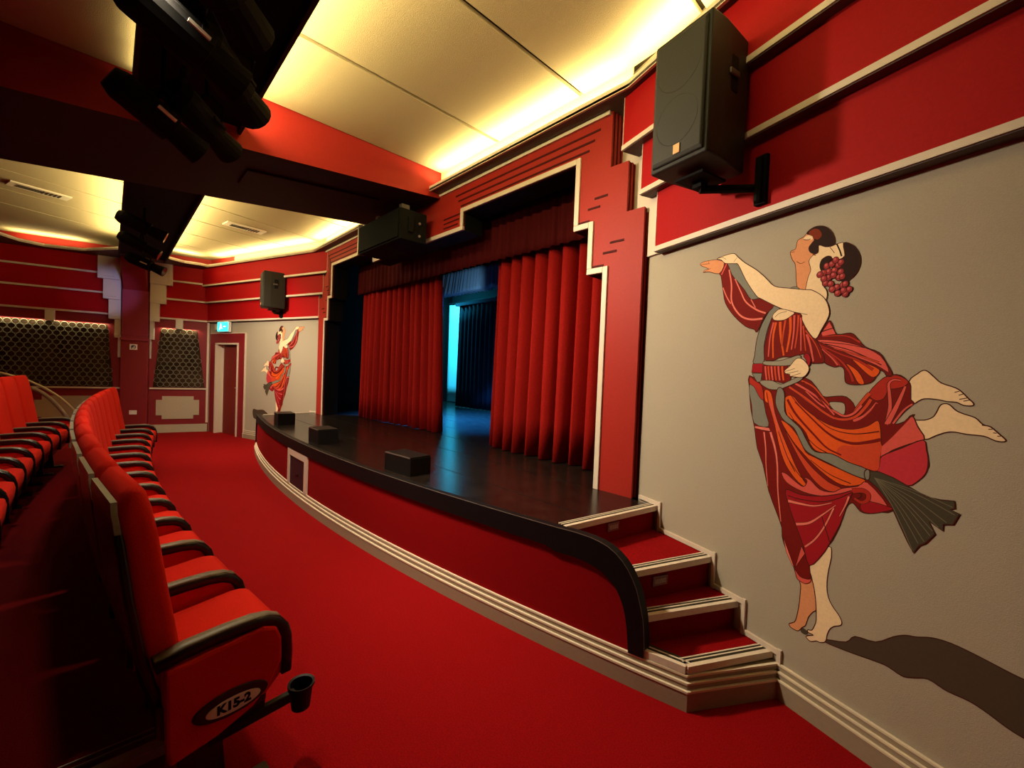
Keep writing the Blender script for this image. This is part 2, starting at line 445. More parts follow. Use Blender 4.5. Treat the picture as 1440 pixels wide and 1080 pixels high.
sw = empty('wall_socket', LEFT.p(1.25, .45, .15), 'white double socket low on the maroon pillar', 'socket')
m = MB(); LEFT.box(m, 1.19, 1.31, .41, .495, .151, .162); m.build('face_plate', WHITE, sw, bevel=.004)
for a in (1.215, 1.285):
    m = MB(); LEFT.box(m, a-.012, a+.012, .455, .475, .162, .166); m.build('rocker_switch', CREAM, sw)

# ------------------------------------------------------------------ far door, exit sign
d0, d1 = FARL-1.15, FARL-.32
dr = struct(empty('door_1', FAR.p((d0+d1)/2, 0, 0)))
m = MB(); FAR.box(m, d1, d1+.24, 0, 2.17, .001, .03); FAR.box(m, d0-.22, d0, 0, 2.17, .001, .03); FAR.box(m, d0, d1, 1.96, 2.17, .001, .03); m.build('door_surround', MAROON, dr)
m = MB(); FAR.box(m, d1-.03, d1+.012, 0, 1.97, -.12, .05); FAR.box(m, d0-.012, d0+.02, 0, 1.97, -.12, .05); FAR.box(m, d0-.012, d1+.012, 1.935, 1.97, -.12, .05)
FAR.box(m, d1-.13, d1-.03, 0, 1.935, -.118, -.09); FAR.box(m, d0-.24, d0-.225, 0, 2.18, .001, .035); FAR.box(m, d0-.24, d1+.25, 2.17, 2.185, .001, .035)
m.build('door_frame', CREAM, dr)
m = MB(); FAR.box(m, d0+.02, d1-.13, .005, 1.93, -.10, -.06); lf = m.build('door_leaf', DOORM, dr, bevel=.004)
m = MB(); FAR.box(m, d0+.10, d1-.33, 1.15, 1.80, -.06, -.055); FAR.box(m, d0+.10, d1-.33, .12, 1.0, -.06, -.055); m.build('door_panels', DOORM, lf, bevel=.003)
m = MB(); m.cyl(FAR.p(d0+.08, 1.02, -.06), FAR.p(d0+.08, 1.02, -.01), .012, 8); FAR.box(m, d0+.07, d0+.17, 1.01, 1.03, -.02, -.005); m.build('door_handle', STEEL, lf)
ex = empty('exit_sign', FAR.p(FARL-.66, 2.33, .05), 'glowing cyan green exit sign above the far door', 'sign')
m = MB(); FAR.box(m, FARL-.88, FARL-.46, 2.20, 2.42, .03, .09); m.build('sign_housing', WHITE, ex, bevel=.008)
m = MB(); FAR.box(m, FARL-.865, FARL-.475, 2.215, 2.405, .09, .097); m.build('lit_panel', EXITM, ex)
m = MB(); o0, o1 = .097, .101; cx = FARL-.60
FAR.poly(m, [(cx-.012, 2.355), (cx+.012, 2.355), (cx+.012, 2.38), (cx-.012, 2.38)], o0, o1)
FAR.poly(m, [(cx-.02, 2.35), (cx+.02, 2.345), (cx+.03, 2.30), (cx+.055, 2.25), (cx+.04, 2.24), (cx+.01, 2.285), (cx-.03, 2.27), (cx-.06, 2.27), (cx-.06, 2.285), (cx-.02, 2.295)], o0, o1)
FAR.poly(m, [(cx-.14, 2.30), (cx-.19, 2.315), (cx-.14, 2.33), (cx-.14, 2.32), (cx-.09, 2.32), (cx-.09, 2.31), (cx-.14, 2.31)], o0, o1)
m.build('running_figure', EXITW, ex)
em = tag(MB().box(FAR.p(FARL-.31, 2.31, .03), (.06, .05, .12), 0, (FAR.d, FAR.n, V(0, 0, 1))).build('call_point', CREAM, bevel=.004), 'small cream box beside the exit sign over the far door', 'box')

# ------------------------------------------------------------------ proscenium wall
XR = [-1.57, -1.71, -1.87]
HX = -4.8
def sym(pts): return pts+[(MX-x, z) for x, z in reversed(pts)]
def outline(e): return [(-1.585+e, 0), (-1.585+e, 2.77), (-1.73+e, 2.77), (-1.73+e, 3.14), (-1.885+e, 3.14), (-1.885+e, 3.62)]
inner = [(-1.91, ZS), (-1.91, 2.35), (-2.06, 2.35), (-2.06, 2.72), (-2.21, 2.72), (-2.21, 3.26), (-3.73, 3.26), (-3.73, 3.07)]
def pros_slab(e, y0, y1, mt, name, parent=None):
    o = outline(e); L_ = [(x, z) for x, z in o]; i_ = inner
    # right pier, left pier, header as separate polygons meeting at the opening's head
    ring_out = L_; 
    right = [(-1.91, 0)]+L_[:1]+L_[1:]+[(HX, 3.62), (HX, 3.07)]+list(reversed(i_))
    m = MB()
    for mirror in (0, 1):
        pts = [((MX-x) if mirror else x, y0, z) for x, z in right]
        m.extr(pts, (0, y1-y0, 0))
    return m.build(name, mt, parent)
wall_s = struct(pros_slab(0, YP, YP+.020, PROS, 'wall_stage'))
pros_slab(-.03, YP+.0201, YP+.26, BLACK, 'black_reveal', wall_s)
for k in range(9):                           # ribbed return of the stepped outer edge
    y0 = YP+.0202+k*.021
    for mir in (0, 1):
        m = MB()
        for xe, z0, z1 in ((-1.585, 0, 2.77), (-1.73, 2.77, 3.14), (-1.885, 3.14, 3.60)):
            xe += .004*(k//2+1)-(.008 if k % 2 == 0 else 0); a, b = xe-.06, xe
            if mir: a, b = MX-b, MX-a
            m.bb(a, b, y0, y0+.0208, z0, z1)
        m.build('edge_rib', PROSD if k % 2 == 0 else PROS, wall_s)
# cream architrave round the opening
m = MB(); tw = .045
def seg(x0, z0, x1, z1):
    for k in (0, 1):
        a, b = (x0, x1) if not k else (MX-x0, MX-x1)
        m.bb(min(a, b), max(a, b), YP-.014, YP+.02, min(z0, z1), max(z0, z1))
seg(-1.91, ZS, -1.91+tw, 2.35+tw); seg(-2.06, 2.35, -1.91, 2.35+tw); seg(-2.06, 2.35+tw, -2.06+tw, 2.72+tw)
seg(-2.21, 2.72, -2.06, 2.72+tw); seg(-2.21, 2.72+tw, -2.21+tw, 3.26+tw); seg(-3.73, 3.26, -2.21, 3.26+tw)
seg(-3.73-tw, 3.07+tw, -3.73, 3.26+tw); seg(-3.73, 3.07, HX, 3.07+tw); 
m.build('opening_trim', CREAM, wall_s, bevel=.004)
# incised grooves, built as dark inset strips
m = MB()
def gro(x0, x1, z0, z1=None):
    for k in (0, 1):
        a, b = (x0, x1) if not k else (MX-x0, MX-x1)
        m.bb(min(a, b), max(a, b), YP-.004, YP+.001, z0, z1 or z0+.016)
for i in range(3): gro(-3.78-.05*i, -2.06+.05*i-.03, 3.325+.065*i)
for i in range(3): gro(-2.16+.05*i+.005, -2.15+.05*i+.005, 2.79+.05*i+.02, 3.325+.065*i) if 0 else None
for i in range(3): gro(-4.1, -3.83+.02*i, 3.15+.05*i)
gro(-2.08, -1.965, 2.86); gro(-2.02, -1.90, 2.93)
gro(-1.92, -1.80, 2.49); gro(-1.86, -1.74, 2.56); gro(-2.21, -2.06, 2.768); gro(-2.06, -1.91, 2.398)
m.build('incised_lines', PROSD, wall_s)
# stepped vertical ribs beside the opening's far corner (concentric bands)
m = MB()
for i in range(3):
    a = MX+2.21-.075-.05*i
    m.bb(a-.016, a, YP-.004, YP+.001, 2.79+.0*i, 3.325+.065*i+.016)
    m.bb(a-.11, a, YP-.004, YP+.001, 2.775-.04*i, 2.79-.04*i)
m.build('incised_lines', PROSD, wall_s)

# ------------------------------------------------------------------ cornice, ceiling, beam, trough
lipN = [(1.2+2.3, 0), (0, 0)]
def offn(fr, s, o): p = fr.p(s, 0, o); return (p.x, p.y)
xq = (-1.66, 2.575)
lip = [offn(NEAR, 5.2, .25), xq, (MX-xq[0], xq[1]), offn(FAR, 3.0, .25), offn(FAR, 3.28, .26), (-11.03, 1.36), (-11.06, 1.1), (-10.92, .86), (-10.72, .72), (-10.72, .13), (-11.15, -.14), (-11.55, -.4), (-11.74, -.9), (-11.6, -1.2), (-11.25, -1.4), (-11.6, -1.9), (-12.0, -3.4)]
wal = [offn(NEAR, 5.3, 0), (-1.55, 2.9), (MX+1.55, 2.9), offn(FAR, 3.0, 0), offn(FAR, 3.3, 0), offn(FAR, FARL, 0), offn(LEFT, .3, 0), offn(LEFT, .7, 0), offn(LEFT, 1.0, 0), offn(LEFT, 1.5, 0), offn(LEFT, 1.8, 0), offn(LEFT, 2.1, 0), offn(LEFT, 2.5, 0), offn(LEFT, 2.9, 0), offn(LEFT, 3.1, 0), offn(LEFT, 3.5, 0), offn(LEFT, 5.2, 0)]
m = MB(); ml = MB(); mw = MB()
for i in range(len(lip)-1):
    m.prism([lip[i], lip[i+1], wal[i+1], wal[i]], 3.565, 3.585)
    a, b = V(*lip[i], 0), V(*lip[i+1], 0); wa, wb = V(*wal[i], 0), V(*wal[i+1], 0)
    ia = a+(wa-a).normalized()*.02; ib = b+(wb-b).normalized()*.02
    ml.prism([(a.x, a.y), (b.x, b.y), (ib.x, ib.y), (ia.x, ia.y)], 3.560, 3.612)
cor = struct(m.build('trim_2', CORN)); ml.build('cornice_lip', CREAM, cor)
m = MB(); m.bb(MX+1.9, -1.9, YP-.022, YP-.001, 3.535, 3.565); m.build('wall_fillet', CREAM, cor)
# upstand behind the far coves
m = MB(); LEFT.box(m, -.05, 5.2, 3.585, 3.9, .001, .012); m.build('cove_back', BEAMR, cor)
m = MB(); m.bb(-4.17, -1.72, YP-.012, YP+.0, 3.586, 3.86); m.bb(MX+1.9, -5.66, YP-.012, YP, 3.586, 3.86)
NEAR.box(m, -.42, 5.2, 3.586, 3.86, .001, .012); FAR.box(m, -.36, FARL-.9, 3.586, 3.86, .001, .012)
m.build('cove_back', CEIL, cor)
m = MB(); FAR.box(m, FARL-.9, FARL, 3.586, 3.86, .001, .012); m.build('cove_back', BEAMR, cor)

ceil = struct(MB().bb(-14, 3.6, -3.6, 3.2, 3.86, 3.95).build('ceiling', CEILD))
def near_y(x): return min(2.72, NEAR.o.y+(x-NEAR.o.x)*(-s_/c_)-.003)
def far_y(x): return min(2.72, FAR.o.y+(x-FAR.o.x)*(s_/c_)-.003)
def panel(pts, z): MB().prism(pts, z, z+.03).build('ceiling_panel', CEIL, ceil)
xs = [-4.18, -3.19, -2.18, -1.17, -.16, .85, 1.86, 2.87, 3.5]
for a, b in zip(xs[:-1], xs[1:]):
    a += .02; b -= .02
    mid = [(x, near_y(x)) for x in ((-1.72,) if a < -1.72 < b else ())]
    panel([(a, .62), (b, .62), (b, near_y(b))]+mid+[(a, near_y(a))], 3.8)
seamF = [((-5.65, .62), (-5.65, 2.72)), ((-6.55, .62), (-6.9, 2.72)), ((-7.46, .62), (-8.05, 2.72)), ((-8.40, .62), (-8.98, 2.72)), ((-9.4, .62), (-9.9, 2.72)), ((-10.4, .62), (-10.8, 2.72)), ((-11.9, .62), (-11.9, 2.72))]
def clipfar(p, q):
    # end of a seam where it meets the far wall or proscenium
    t0, t1 = 0, 1
    for _ in range(30):
        t = (t0+t1)/2; x = p[0]+(q[0]-p[0])*t; y = p[1]+(q[1]-p[1])*t
        if y < far_y(x): t0 = t
        else: t1 = t
    return (p[0]+(q[0]-p[0])*t0, p[1]+(q[1]-p[1])*t0)
for (p, q), (p2, q2) in zip(seamF[:-1], seamF[1:]):
    e1, e2 = clipfar(p, q), clipfar(p2, q2); g = .016
    panel([(p2[0]+g, p2[1]), (p[0]-g, p[1]), (e1[0]-g, e1[1]), (e2[0]+g, e2[1])], 3.8)
seamB = [((-5.65, .22), (-5.65, -3.45)), ((-6.55, .22), (-5.5, -3.45)), ((-7.50, .22), (-6.45, -3.45)), ((-8.54, .22), (-7.3, -3.45)), ((-9.60, .22), (-8.15, -3.45)), ((-10.57, .22), (-8.9, -3.45)), ((-12.6, .22), (-12.9, -3.45))]
for (p, q), (p2, q2) in zip(seamB[1:-1], seamB[2:]):
    g = .016; panel([(p2[0]+g, p2[1]), (p[0]-g, p[1]), (q[0]-g, q[1]), (q2[0]+g, q2[1])], 3.8)
panel([(-6.562, .22), (-5.65, .22), (-5.65, -2.8)], 3.8)
xs = [-4.18, -3.23, -2.2, -1.2, -.2, .8, 1.8, 2.8, 3.5]
for a, b in zip(xs[:-1], xs[1:]): panel([(a+.012, -3.45), (b-.012, -3.45), (b-.012, .22), (a+.012, .22)], 3.60)
# main beam, its soffit falling towards the back
bz = lambda y: 3.26+.095*y
m = MB()
x0, x1, y0, y1 = -5.65, -4.18, -3.5, 2.72
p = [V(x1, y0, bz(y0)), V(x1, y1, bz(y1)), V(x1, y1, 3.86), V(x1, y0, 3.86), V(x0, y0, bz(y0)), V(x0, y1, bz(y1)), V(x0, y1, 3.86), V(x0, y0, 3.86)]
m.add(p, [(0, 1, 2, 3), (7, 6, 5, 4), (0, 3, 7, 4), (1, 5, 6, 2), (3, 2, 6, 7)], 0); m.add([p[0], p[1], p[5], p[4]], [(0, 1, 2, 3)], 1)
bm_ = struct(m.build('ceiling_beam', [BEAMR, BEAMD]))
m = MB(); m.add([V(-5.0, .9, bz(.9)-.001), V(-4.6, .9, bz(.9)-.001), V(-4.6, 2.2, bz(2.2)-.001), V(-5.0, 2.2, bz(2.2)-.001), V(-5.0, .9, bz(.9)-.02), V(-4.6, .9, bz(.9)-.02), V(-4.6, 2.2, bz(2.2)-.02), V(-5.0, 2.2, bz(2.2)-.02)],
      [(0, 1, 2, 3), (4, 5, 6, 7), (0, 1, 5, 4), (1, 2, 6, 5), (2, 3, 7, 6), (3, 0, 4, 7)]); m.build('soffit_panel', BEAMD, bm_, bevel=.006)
# lighting trough either side of the beam
def trough(xa, xb):
    m = MB(); m.bb(xa, xb, .20, .64, 3.5, 3.85); t = struct(m.build('trim_3', BLACK))
    m = MB(); m.bb(xa, xb, .10, .75, 3.485, 3.505); m.build('trough_soffit', BLACK, t)
    m = MB()
    for y in (.10, .75): m.bb(xa, xb, y-.012, y+.012, 3.43, 3.53)
    m.build('trough_flange', BEAMD, t)
    return t
trough(-4.17, 3.4); trough(-10.75, -5.66)
# ceiling air vents
def vent(x, y, ang, label):
    o = empty('ceiling_vent', (x, y, 3.8), label, 'vent', )
    m = MB(); R = Matrix.Rotation(ang, 3, 'Z'); ax = (R@V(1, 0, 0), R@V(0, 1, 0), V(0, 0, 1)); c = V(x, y, 3.79)
    m.box(c, (.24, .58, .02), 0, ax); m.build('vent_frame', CREAM, o, bevel=.004)
    m = MB()
    for k in (-1, 1): m.box(c+ax[0]*(.035*k)+ax[1]*(-.10)+V(0, 0, -.011), (.05, .22, .006), 0, ax)
    for k in range(5): m.box(c+ax[1]*(.03+.04*k)+V(0, 0, -.011), (.14, .02, .006), 0, ax)
    m.build('vent_slots', NOSED, o)
vent(-8.25, 1.6, .15, 'pale slotted air vent on the ceiling nearer the stage')
vent(-8.75, -.72, .30, 'pale slotted air vent on the ceiling bay above the seat rows')
# back and side of the hall, behind the camera
e_ = NEAR.p(5.25, 0, 0)
struct(MB().bb(3.4, 3.55, -3.6, 1.3, 0, 3.9).build('wall_back', MAROON))
struct(MB().bb(-13, 3.55, -3.6, -3.46, 0, 3.9).build('wall_rear', MAROON))

# ------------------------------------------------------------------ stage platform
XA, XB = -.83, MX+.83
st = empty('stage_platform', (-4.8, 2.2, 0), 'dark boarded stage with a curved red front and black edge', 'stage')
XE = -1.56
n = 40
fr_pts = [(XE+(MX-2*XE)*i/n, arc_y(XE+(MX-2*XE)*i/n)) for i in range(n+1)]
deck_front = fr_pts
SR = [(-1.52, 1.87), (-1.385, 2.71)]          # line of the top step
m = MB()
deck = deck_front+[(MX-SR[1][0], SR[1][1]), (-8.02, 2.72), (-8.02, 3.04), (-10.1, 3.04), (-10.1, 7.1), (.2, 7.1), (.2, 3.04), (-1.58, 3.04), (-1.58, 2.72), SR[1]]
m.prism(deck, ZS-.03, ZS); dk = m.build('stage_deck', WOODF, st)
# boards' joints as thin dark seams
m = MB()
for k in range(9):
    y = 2.15+.55*k; m.bb(-8.2 if y < 2.6 else -7.6, -1.6 if y < 2.6 else -2.0, y, y+.004, ZS+.0003, ZS+.0012)
m.build('board_joints', BLACK, st)
# curved front: red cloth with a cheek falling away beside each flight of steps
outer = [(-1.51, .69), (-1.40, .692), (-1.296, .684), (-1.232, .668), (-1.177, .638), (-1.133, .60), (-1.099, .553), (-1.068, .49), (-1.046, .418), (-1.030, .35), (-1.022, .282), (-1.018, .22), (-1.017, .16)]
innr = [(-1.526, .555), (-1.42, .558), (-1.331, .55), (-1.26, .53), (-1.201, .495), (-1.16, .45), (-1.126, .375), (-1.108, .29), (-1.10, .22), (-1.095, .16)]
def arcp(x, z, o=0): return V(x, arc_y(x)+o, z)
def cheek(xs_top, name, mt, z_bot, off0, off1, parent):
    """panel following the arc, its top given as (x, z)"""
    m = MB(); L = []
    loops = []
    for x, z in xs_top:
        loops.append([arcp(x, z_bot if not callable(z_bot) else z_bot(x), off0), arcp(x, z, off0), arcp(x, z, off1), arcp(x, z_bot if not callable(z_bot) else z_bot(x), off1)])
    m.loft(loops); return m.build(name, mt, parent)
def mirr(pts): return pts+[(MX-x, z) for x, z in reversed(pts)]
innr_s = list(reversed(innr))
mid = [(XE+.0-i*((-2*XE+MX)*-1)/n, .555) for i in range(0)]
xsM = [-1.6-(6.4)*i/36 for i in range(37)]
redtop = innr_s+[(x, .575) for x in xsM]+[(MX-x, z) for x, z in innr]
cheek(redtop, 'red_front', FELT, .15, -.004, .03, st)
# black edging band
m = MB(); loops = []
ip = [Vector((x, z)) for x, z in innr]; op = [Vector((x, z)) for x, z in outer]
def resample(P, k):
    L = [0]
    for a, b in zip(P[:-1], P[1:]): L.append(L[-1]+(b-a).length)
    out = []
    for i in range(k+1):
        t = L[-1]*i/k; j = 0
        while j < len(L)-2 and L[j+1] < t: j += 1
        u = (t-L[j])/max(1e-9, L[j+1]-L[j]); out.append(P[j].lerp(P[j+1], u))
    return out
ri, ro = resample(ip, 18), resample(op, 18)
pairs = list(zip(reversed(ri), reversed(ro)))
pairs = [(a, b) for a, b in pairs]+[(Vector((x, .575)), Vector((x, .69))) for x in xsM]
pairs += [(Vector((MX-a.x, a.y)), Vector((MX-b.x, b.y))) for a, b in reversed(pairs[:19])]
for a, b in pairs:
    loops.append([arcp(a.x, a.y, -.022), arcp(b.x, b.y+.002, -.022), arcp(b.x, b.y+.002, .035), arcp(a.x, a.y, .035)])
m.loft(loops); m.build('black_edge_band', TRIMK, st)
m = MB(); m.tube([arcp(b.x, b.y+.003, -.02) for a, b in pairs], .002, 5); m.build('edge_line', EDGE, st)
# skirting plinth along the arc, round the corner and along the foot of the steps
SX = [(-.57, 2.445), (-.83, 2.005)]
path = [SX[0], SX[1]]+[(x, arc_y(x)) for x in [-.83-.22*i for i in range(1, 36)]]+[(MX+.83, 2.005), (MX+.57, 2.445)]
def sweep_skirt(path, name, parent):
    m = MB(); N = len(path); nrm = []
    for i, p_ in enumerate(path):
        a = Vector(path[max(0, i-1)]); b = Vector(path[min(N-1, i+1)]); q = Vector(p_)
        def nn(u, v): d = (v-u).normalized(); return Vector((-d.y, d.x))
        if 0 < i < N-1:
            n1, n2 = nn(a, q), nn(q, b); k = (n1+n2).normalized(); k = k/max(.3, k.dot(n1))
        else: k = nn(a, b)
        nrm.append(k)
    for z0, z1, o in ((0, .095, .034), (.095, .128, .024), (.128, .158, .014)):
        m.loft([[V(p_[0]+k[0]*f*1.0, p_[1]+k[1]*f, z) for z, f in ((z0, -.03), (z0, o), (z1, o), (z1, -.03))] for p_, k in zip(path, nrm)], 0)
        m.loft([[V(p_[0]+k[0]*f, p_[1]+k[1]*f, z) for z, f in ((z1-.007, o-.011), (z1-.007, o+.003), (z1+.003, o+.003), (z1+.003, o-.011))] for p_, k in zip(path, nrm)], 1)
    return m.build(name, [TAUPE, RIDGEHL], parent)
path2 = list(path)
sk = sweep_skirt(list(path2), 'ribbed_plinth', st)
hp = empty('stage_hatch', (-5.1, 1.55, .16), 'small cream framed hatch with dark panel low in the red stage front', 'hatch')
m = MB()
def abox(m, xa, xb, z0, z1, o0, o1, mi=0, k=4):
    xs = [xa+(xb-xa)*i/k for i in range(k+1)]
    m.loft([[arcp(x, z0, o0), arcp(x, z1, o0), arcp(x, z1, o1), arcp(x, z0, o1)] for x in xs], mi)
abox(m, -5.47, -5.39, .16, .575, -.02, -.003); abox(m, -4.86, -4.77, .16, .575, -.02, -.003); abox(m, -5.39, -4.86, .50, .575, -.02, -.003)
m.build('hatch_frame', CREAM, hp)
m = MB(); abox(m, -5.39, -4.86, .16, .50, -.010, -.005); m.build('hatch_panel', mat('dark plum hatch', (.035, .008, .015), .6, .3), hp)
m = MB(); abox(m, -5.17, -5.08, .30, .32, -.018, -.010, 0, 1); m.build('pull_handle', PLAST, hp)

# ------------------------------------------------------------------ steps (and their mirror image at the far end)
NOS = [((-.83, 2.005), (-.585, 2.49), .195), ((-1.05, 1.98), (-.78, 2.545), .35), ((-1.18, 1.95), (-.95, 2.60), .525), ((-1.515, 1.90), (-1.385, 2.72), ZS)]
def flight(mirror, label):
    T = (lambda p_: (MX-p_[0], p_[1])) if mirror else (lambda p_: (p_[0], p_[1]))
    T3 = (lambda p_: V(MX-p_[0], p_[1], p_[2])) if mirror else (lambda p_: V(*p_))
    root = empty('stage_steps', T3((-1.0, 2.3, 0)), label, 'steps')
    for k, (a, b, z) in enumerate(NOS):
        zp = .16 if k == 0 else NOS[k-1][2]
        a_, b_ = Vector(a), Vector(b); d = (b_-a_).normalized(); nrm = Vector((d.y, -d.x))  # towards the hall floor
        # riser
        m = MB(); m.prism([T(a_-nrm*.012), T(b_-nrm*.012), T(b_-nrm*.04), T(a_-nrm*.04)], zp-.005, z-.004); m.build('riser', FELT, root)
        if k < 3:
            na, nb, _ = NOS[k+1]
            poly = [a, b, (nb[0], near_y(nb[0]) if 1 else nb[1]), na] if 0 else [a, b, (nb[0]-.01, nb[1]+.0), (na[0]-.01, na[1])]
            if k == 0: poly = [a, b, (nb[0]-.01, nb[1]), (na[0]-.02, na[1]+.03), (-1.02, arc_y(-1.02)+.0)]
            m = MB(); m.prism([T(p_) for p_ in poly], z-.03, z); m.build('tread', CARPET, root)
        # nosing: pale face with two dark inserts on top
        m = MB()
        m.prism([T(a_+nrm*.012), T(b_+nrm*.012), T(b_-nrm*.012), T(a_-nrm*.012)], z-.03, z+.004, 0)
        m.prism([T(a_-nrm*.012), T(b_-nrm*.012), T(b_-nrm*.05), T(a_-nrm*.05)], z, z+.003, 1)
        m.prism([T(a_-nrm*.027), T(b_-nrm*.027), T(b_-nrm*.035), T(a_-nrm*.035)], z+.001, z+.005, 0)
        m.prism([T(a_-nrm*.047), T(b_-nrm*.047), T(b_-nrm*.055), T(a_-nrm*.055)], z+.001, z+.005, 0)
        m.build('nosing', [BRASSW, NOSED], root)
        # step light
        if k in (2, 3):
            t = .50 if k == 3 else .42
            c = a_.lerp(b_, t)-nrm*.010; zc = z-.075 if k == 3 else z-.085
            ax = (T3((d.x, d.y, 0))-T3((0, 0, 0)), T3((nrm.x, nrm.y, 0))-T3((0, 0, 0)), V(0, 0, 1))
            m = MB(); cc = T3((c.x, c.y, zc)); m.box(cc, (.105, .012, .055), 0, ax); sl = m.build('step_light', mat('mauve step light', (.22, .08, .07), .5, .4), root, bevel=.003)
            m = MB()
            for i in range(8): m.box(cc+ax[0]*(-.035+.01*i)+ax[1]*.007, (.004, .004, .026), 0, ax)
            m.build('louvres', CREAM, sl)
    # side of the bottom step along the arc
    m = MB(); q = [(x, arc_y(x)) for x in (-.83, -.92, -1.02)]
    for (xa, ya), (xb, yb) in zip(q[:-1], q[1:]):
        m.prism([T((xa, ya-.012)), T((xb, yb-.012)), T((xb, yb+.012)), T((xa, ya+.012))], .164, .199, 0)
        m.prism([T((xa, ya+.012)), T((xb, yb+.012)), T((xb, yb+.06)), T((xa, ya+.06))], .195, .198, 1)
        m.prism([T((xa, ya+.03)), T((xb, yb+.03)), T((xb, yb+.038)), T((xa, ya+.038))], .196, .200, 0)
    m.build('side_nosing', [BRASSW, NOSED], root)
    m = MB(); m.prism([T(p_) for p_ in [(-.835, 2.012), (-.60, 2.47), (-1.02, 2.5), (-1.02, arc_y(-1.02)+.01)]], .10, .166); m.build('step_core', FELT, root)
    # cream string along the wall, stepping up
    m = MB(); fr_ = FAR if mirror else NEAR
    ss = [1.03, .83, .63, .19]; zz = [.195, .35, .525, ZS]
    for k in range(4):
        zlo = .16 if k == 0 else zz[k-1]
        fr_.box(m, ss[k], ss[k]+.02, zlo, zz[k]+.035, .0, .014)
        e = ss[k+1] if k < 3 else -.02
        fr_.box(m, e+.02, ss[k], zz[k]+.005, zz[k]+.03, .0, .014)
    m.build('wall_string', CREAM, root)
    return root
flight(False, 'red carpeted steps with pale nosings beside the near mural wall')
flight(True, 'red carpeted steps at the far end of the stage by the door')

# ------------------------------------------------------------------ stage boxes
def stage_box(x, w, d, h, label):
    y = arc_y(x)+.10; ang = (x+4.9)/19
    o = empty('footlight_box', (x, y, ZS), label, 'box', 'black footlight boxes on the stage edge')
    R = Matrix.Rotation(ang, 3, 'Z'); ax = (R@V(1, 0, 0), R@V(0, 1, 0), V(0, 0, 1)); c = V(x, y, ZS+.0015)
    B = lambda m, x0, x1, y0, y1, z0, z1: m.box(c+ax[0]*((x0+x1)/2)+ax[1]*((y0+y1)/2)+V(0, 0, (z0+z1)/2), (x1-x0, y1-y0, z1-z0), 0, ax)
    m = MB(); B(m, -w/2, w/2, 0, .015, 0, h); m.build('front_board', BLACKG, o)
    for k in (-1, 1):
        m = MB(); B(m, k*(w/2)-.0075, k*(w/2)+.0075, 0, d, 0, h); m.build('end_board', BLACKG, o)
    m = MB(); B(m, -w/2, w/2, 0, d, h, h+.012); m.build('lid', BLACKG, o, bevel=.003)
    m = MB(); B(m, -w/2, w/2, -.004, 0, h+.002, h+.012); m.build('edge_strip', EDGE, o)
    m = MB(); B(m, -w/2+.03, w/2-.03, .05, d-.02, .004, h-.02); m.build('lamp_tray', BLACK, o)
stage_box(-6.78, .32, .22, .15, 'black footlight box on the stage edge, farthest of the three')
stage_box(-4.95, .30, .22, .15, 'black footlight box on the stage edge above the framed hatch')
stage_box(-3.18, .36, .20, .14, 'black footlight box on the stage edge, nearest of the three')

# ------------------------------------------------------------------ curtains and backstage
def drape(xa, xb, y, z0, z1, pitch, amp, mt, name, parent=None, tilt=0, flare=0, seed=1, yb=None):
    rnd = random.Random(seed); m = MB(); L = abs(xb-xa); nf = max(2, int(round(L/pitch))); k = 10; N = nf*k
    ph = [rnd.uniform(-.5, .5) for _ in range(nf+2)]; am = [rnd.uniform(.6, 1.25) for _ in range(nf+2)]
    rows = 7; V_ = []
    for r in range(rows):
        t = r/(rows-1); z = z0+(z1-z0)*t; a_ = 1.15-.45*t
        for i in range(N+1):
            u = i/N; j = int(u*nf); f = u*nf-j
            am_ = am[j]*(1-f)+am[j+1]*f; p_ = ph[j]*(1-f)+ph[j+1]*f
            w = sin(2*PI*(u*nf)+p_*(1-t)*1.2)
            w = (abs(w)**.8)*(1 if w > 0 else -1)
            x = xa+(xb-xa)*u+flare*(1-t)**2*(u-.5)+tilt*(1-t)*u
            yy = y+((yb-y)*u if yb is not None else 0)
            V_.append(V(x+.35*amp*cos(4*PI*u*nf)*am_*.4, yy+amp*am_*a_*w, z))
    F = []
    for r in range(rows-1):
        for i in range(N): F.append((r*(N+1)+i, r*(N+1)+i+1, (r+1)*(N+1)+i+1, (r+1)*(N+1)+i))
    m.add(V_, F); o = m.build(name, mt, parent, smooth=True)
    s = o.modifiers.new('solid', 'SOLIDIFY'); s.thickness = .006
    return o
cr = empty('stage_curtain', (-2.8, 3.28, ZS), 'red velvet stage curtain, right half, nearer the mural steps', 'curtain', 'pair of red house curtains')
drape(-3.78, -1.55, 3.30, ZS+.01, 3.0, .185, .115, VELV, 'curtain_cloth', cr, seed=3)
m = MB(); m.tube([(-3.8, 3.3, 2.99), (-1.6, 3.3, 2.99)], .02, 8); m.build('curtain_track', BLACK, cr)
cl = empty('stage_curtain', (-6.2, 3.30, ZS), 'red velvet stage curtain, left half, beside the lit gap', 'curtain', 'pair of red house curtains')
drape(-7.30, -5.05, 3.24, ZS+.01, 3.0, .165, .10, VELV, 'curtain_cloth', cl, seed=5, tilt=.12, yb=3.36)
m = MB(); m.tube([(-7.3, 3.3, 2.99), (-5.1, 3.3, 2.99)], .02, 8); m.build('curtain_track', BLACK, cl)
pv = empty('curtain_pelmet', (-4.8, 3.12, 2.8), 'shade-darkened red gathered pelmet hanging above the stage curtains', 'pelmet')
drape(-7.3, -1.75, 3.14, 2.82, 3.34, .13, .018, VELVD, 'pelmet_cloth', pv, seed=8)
m = MB(); m.bb(-7.3, -1.75, 3.10, 3.16, 3.34, 3.40); m.build('pelmet_rail', BLACK, pv)
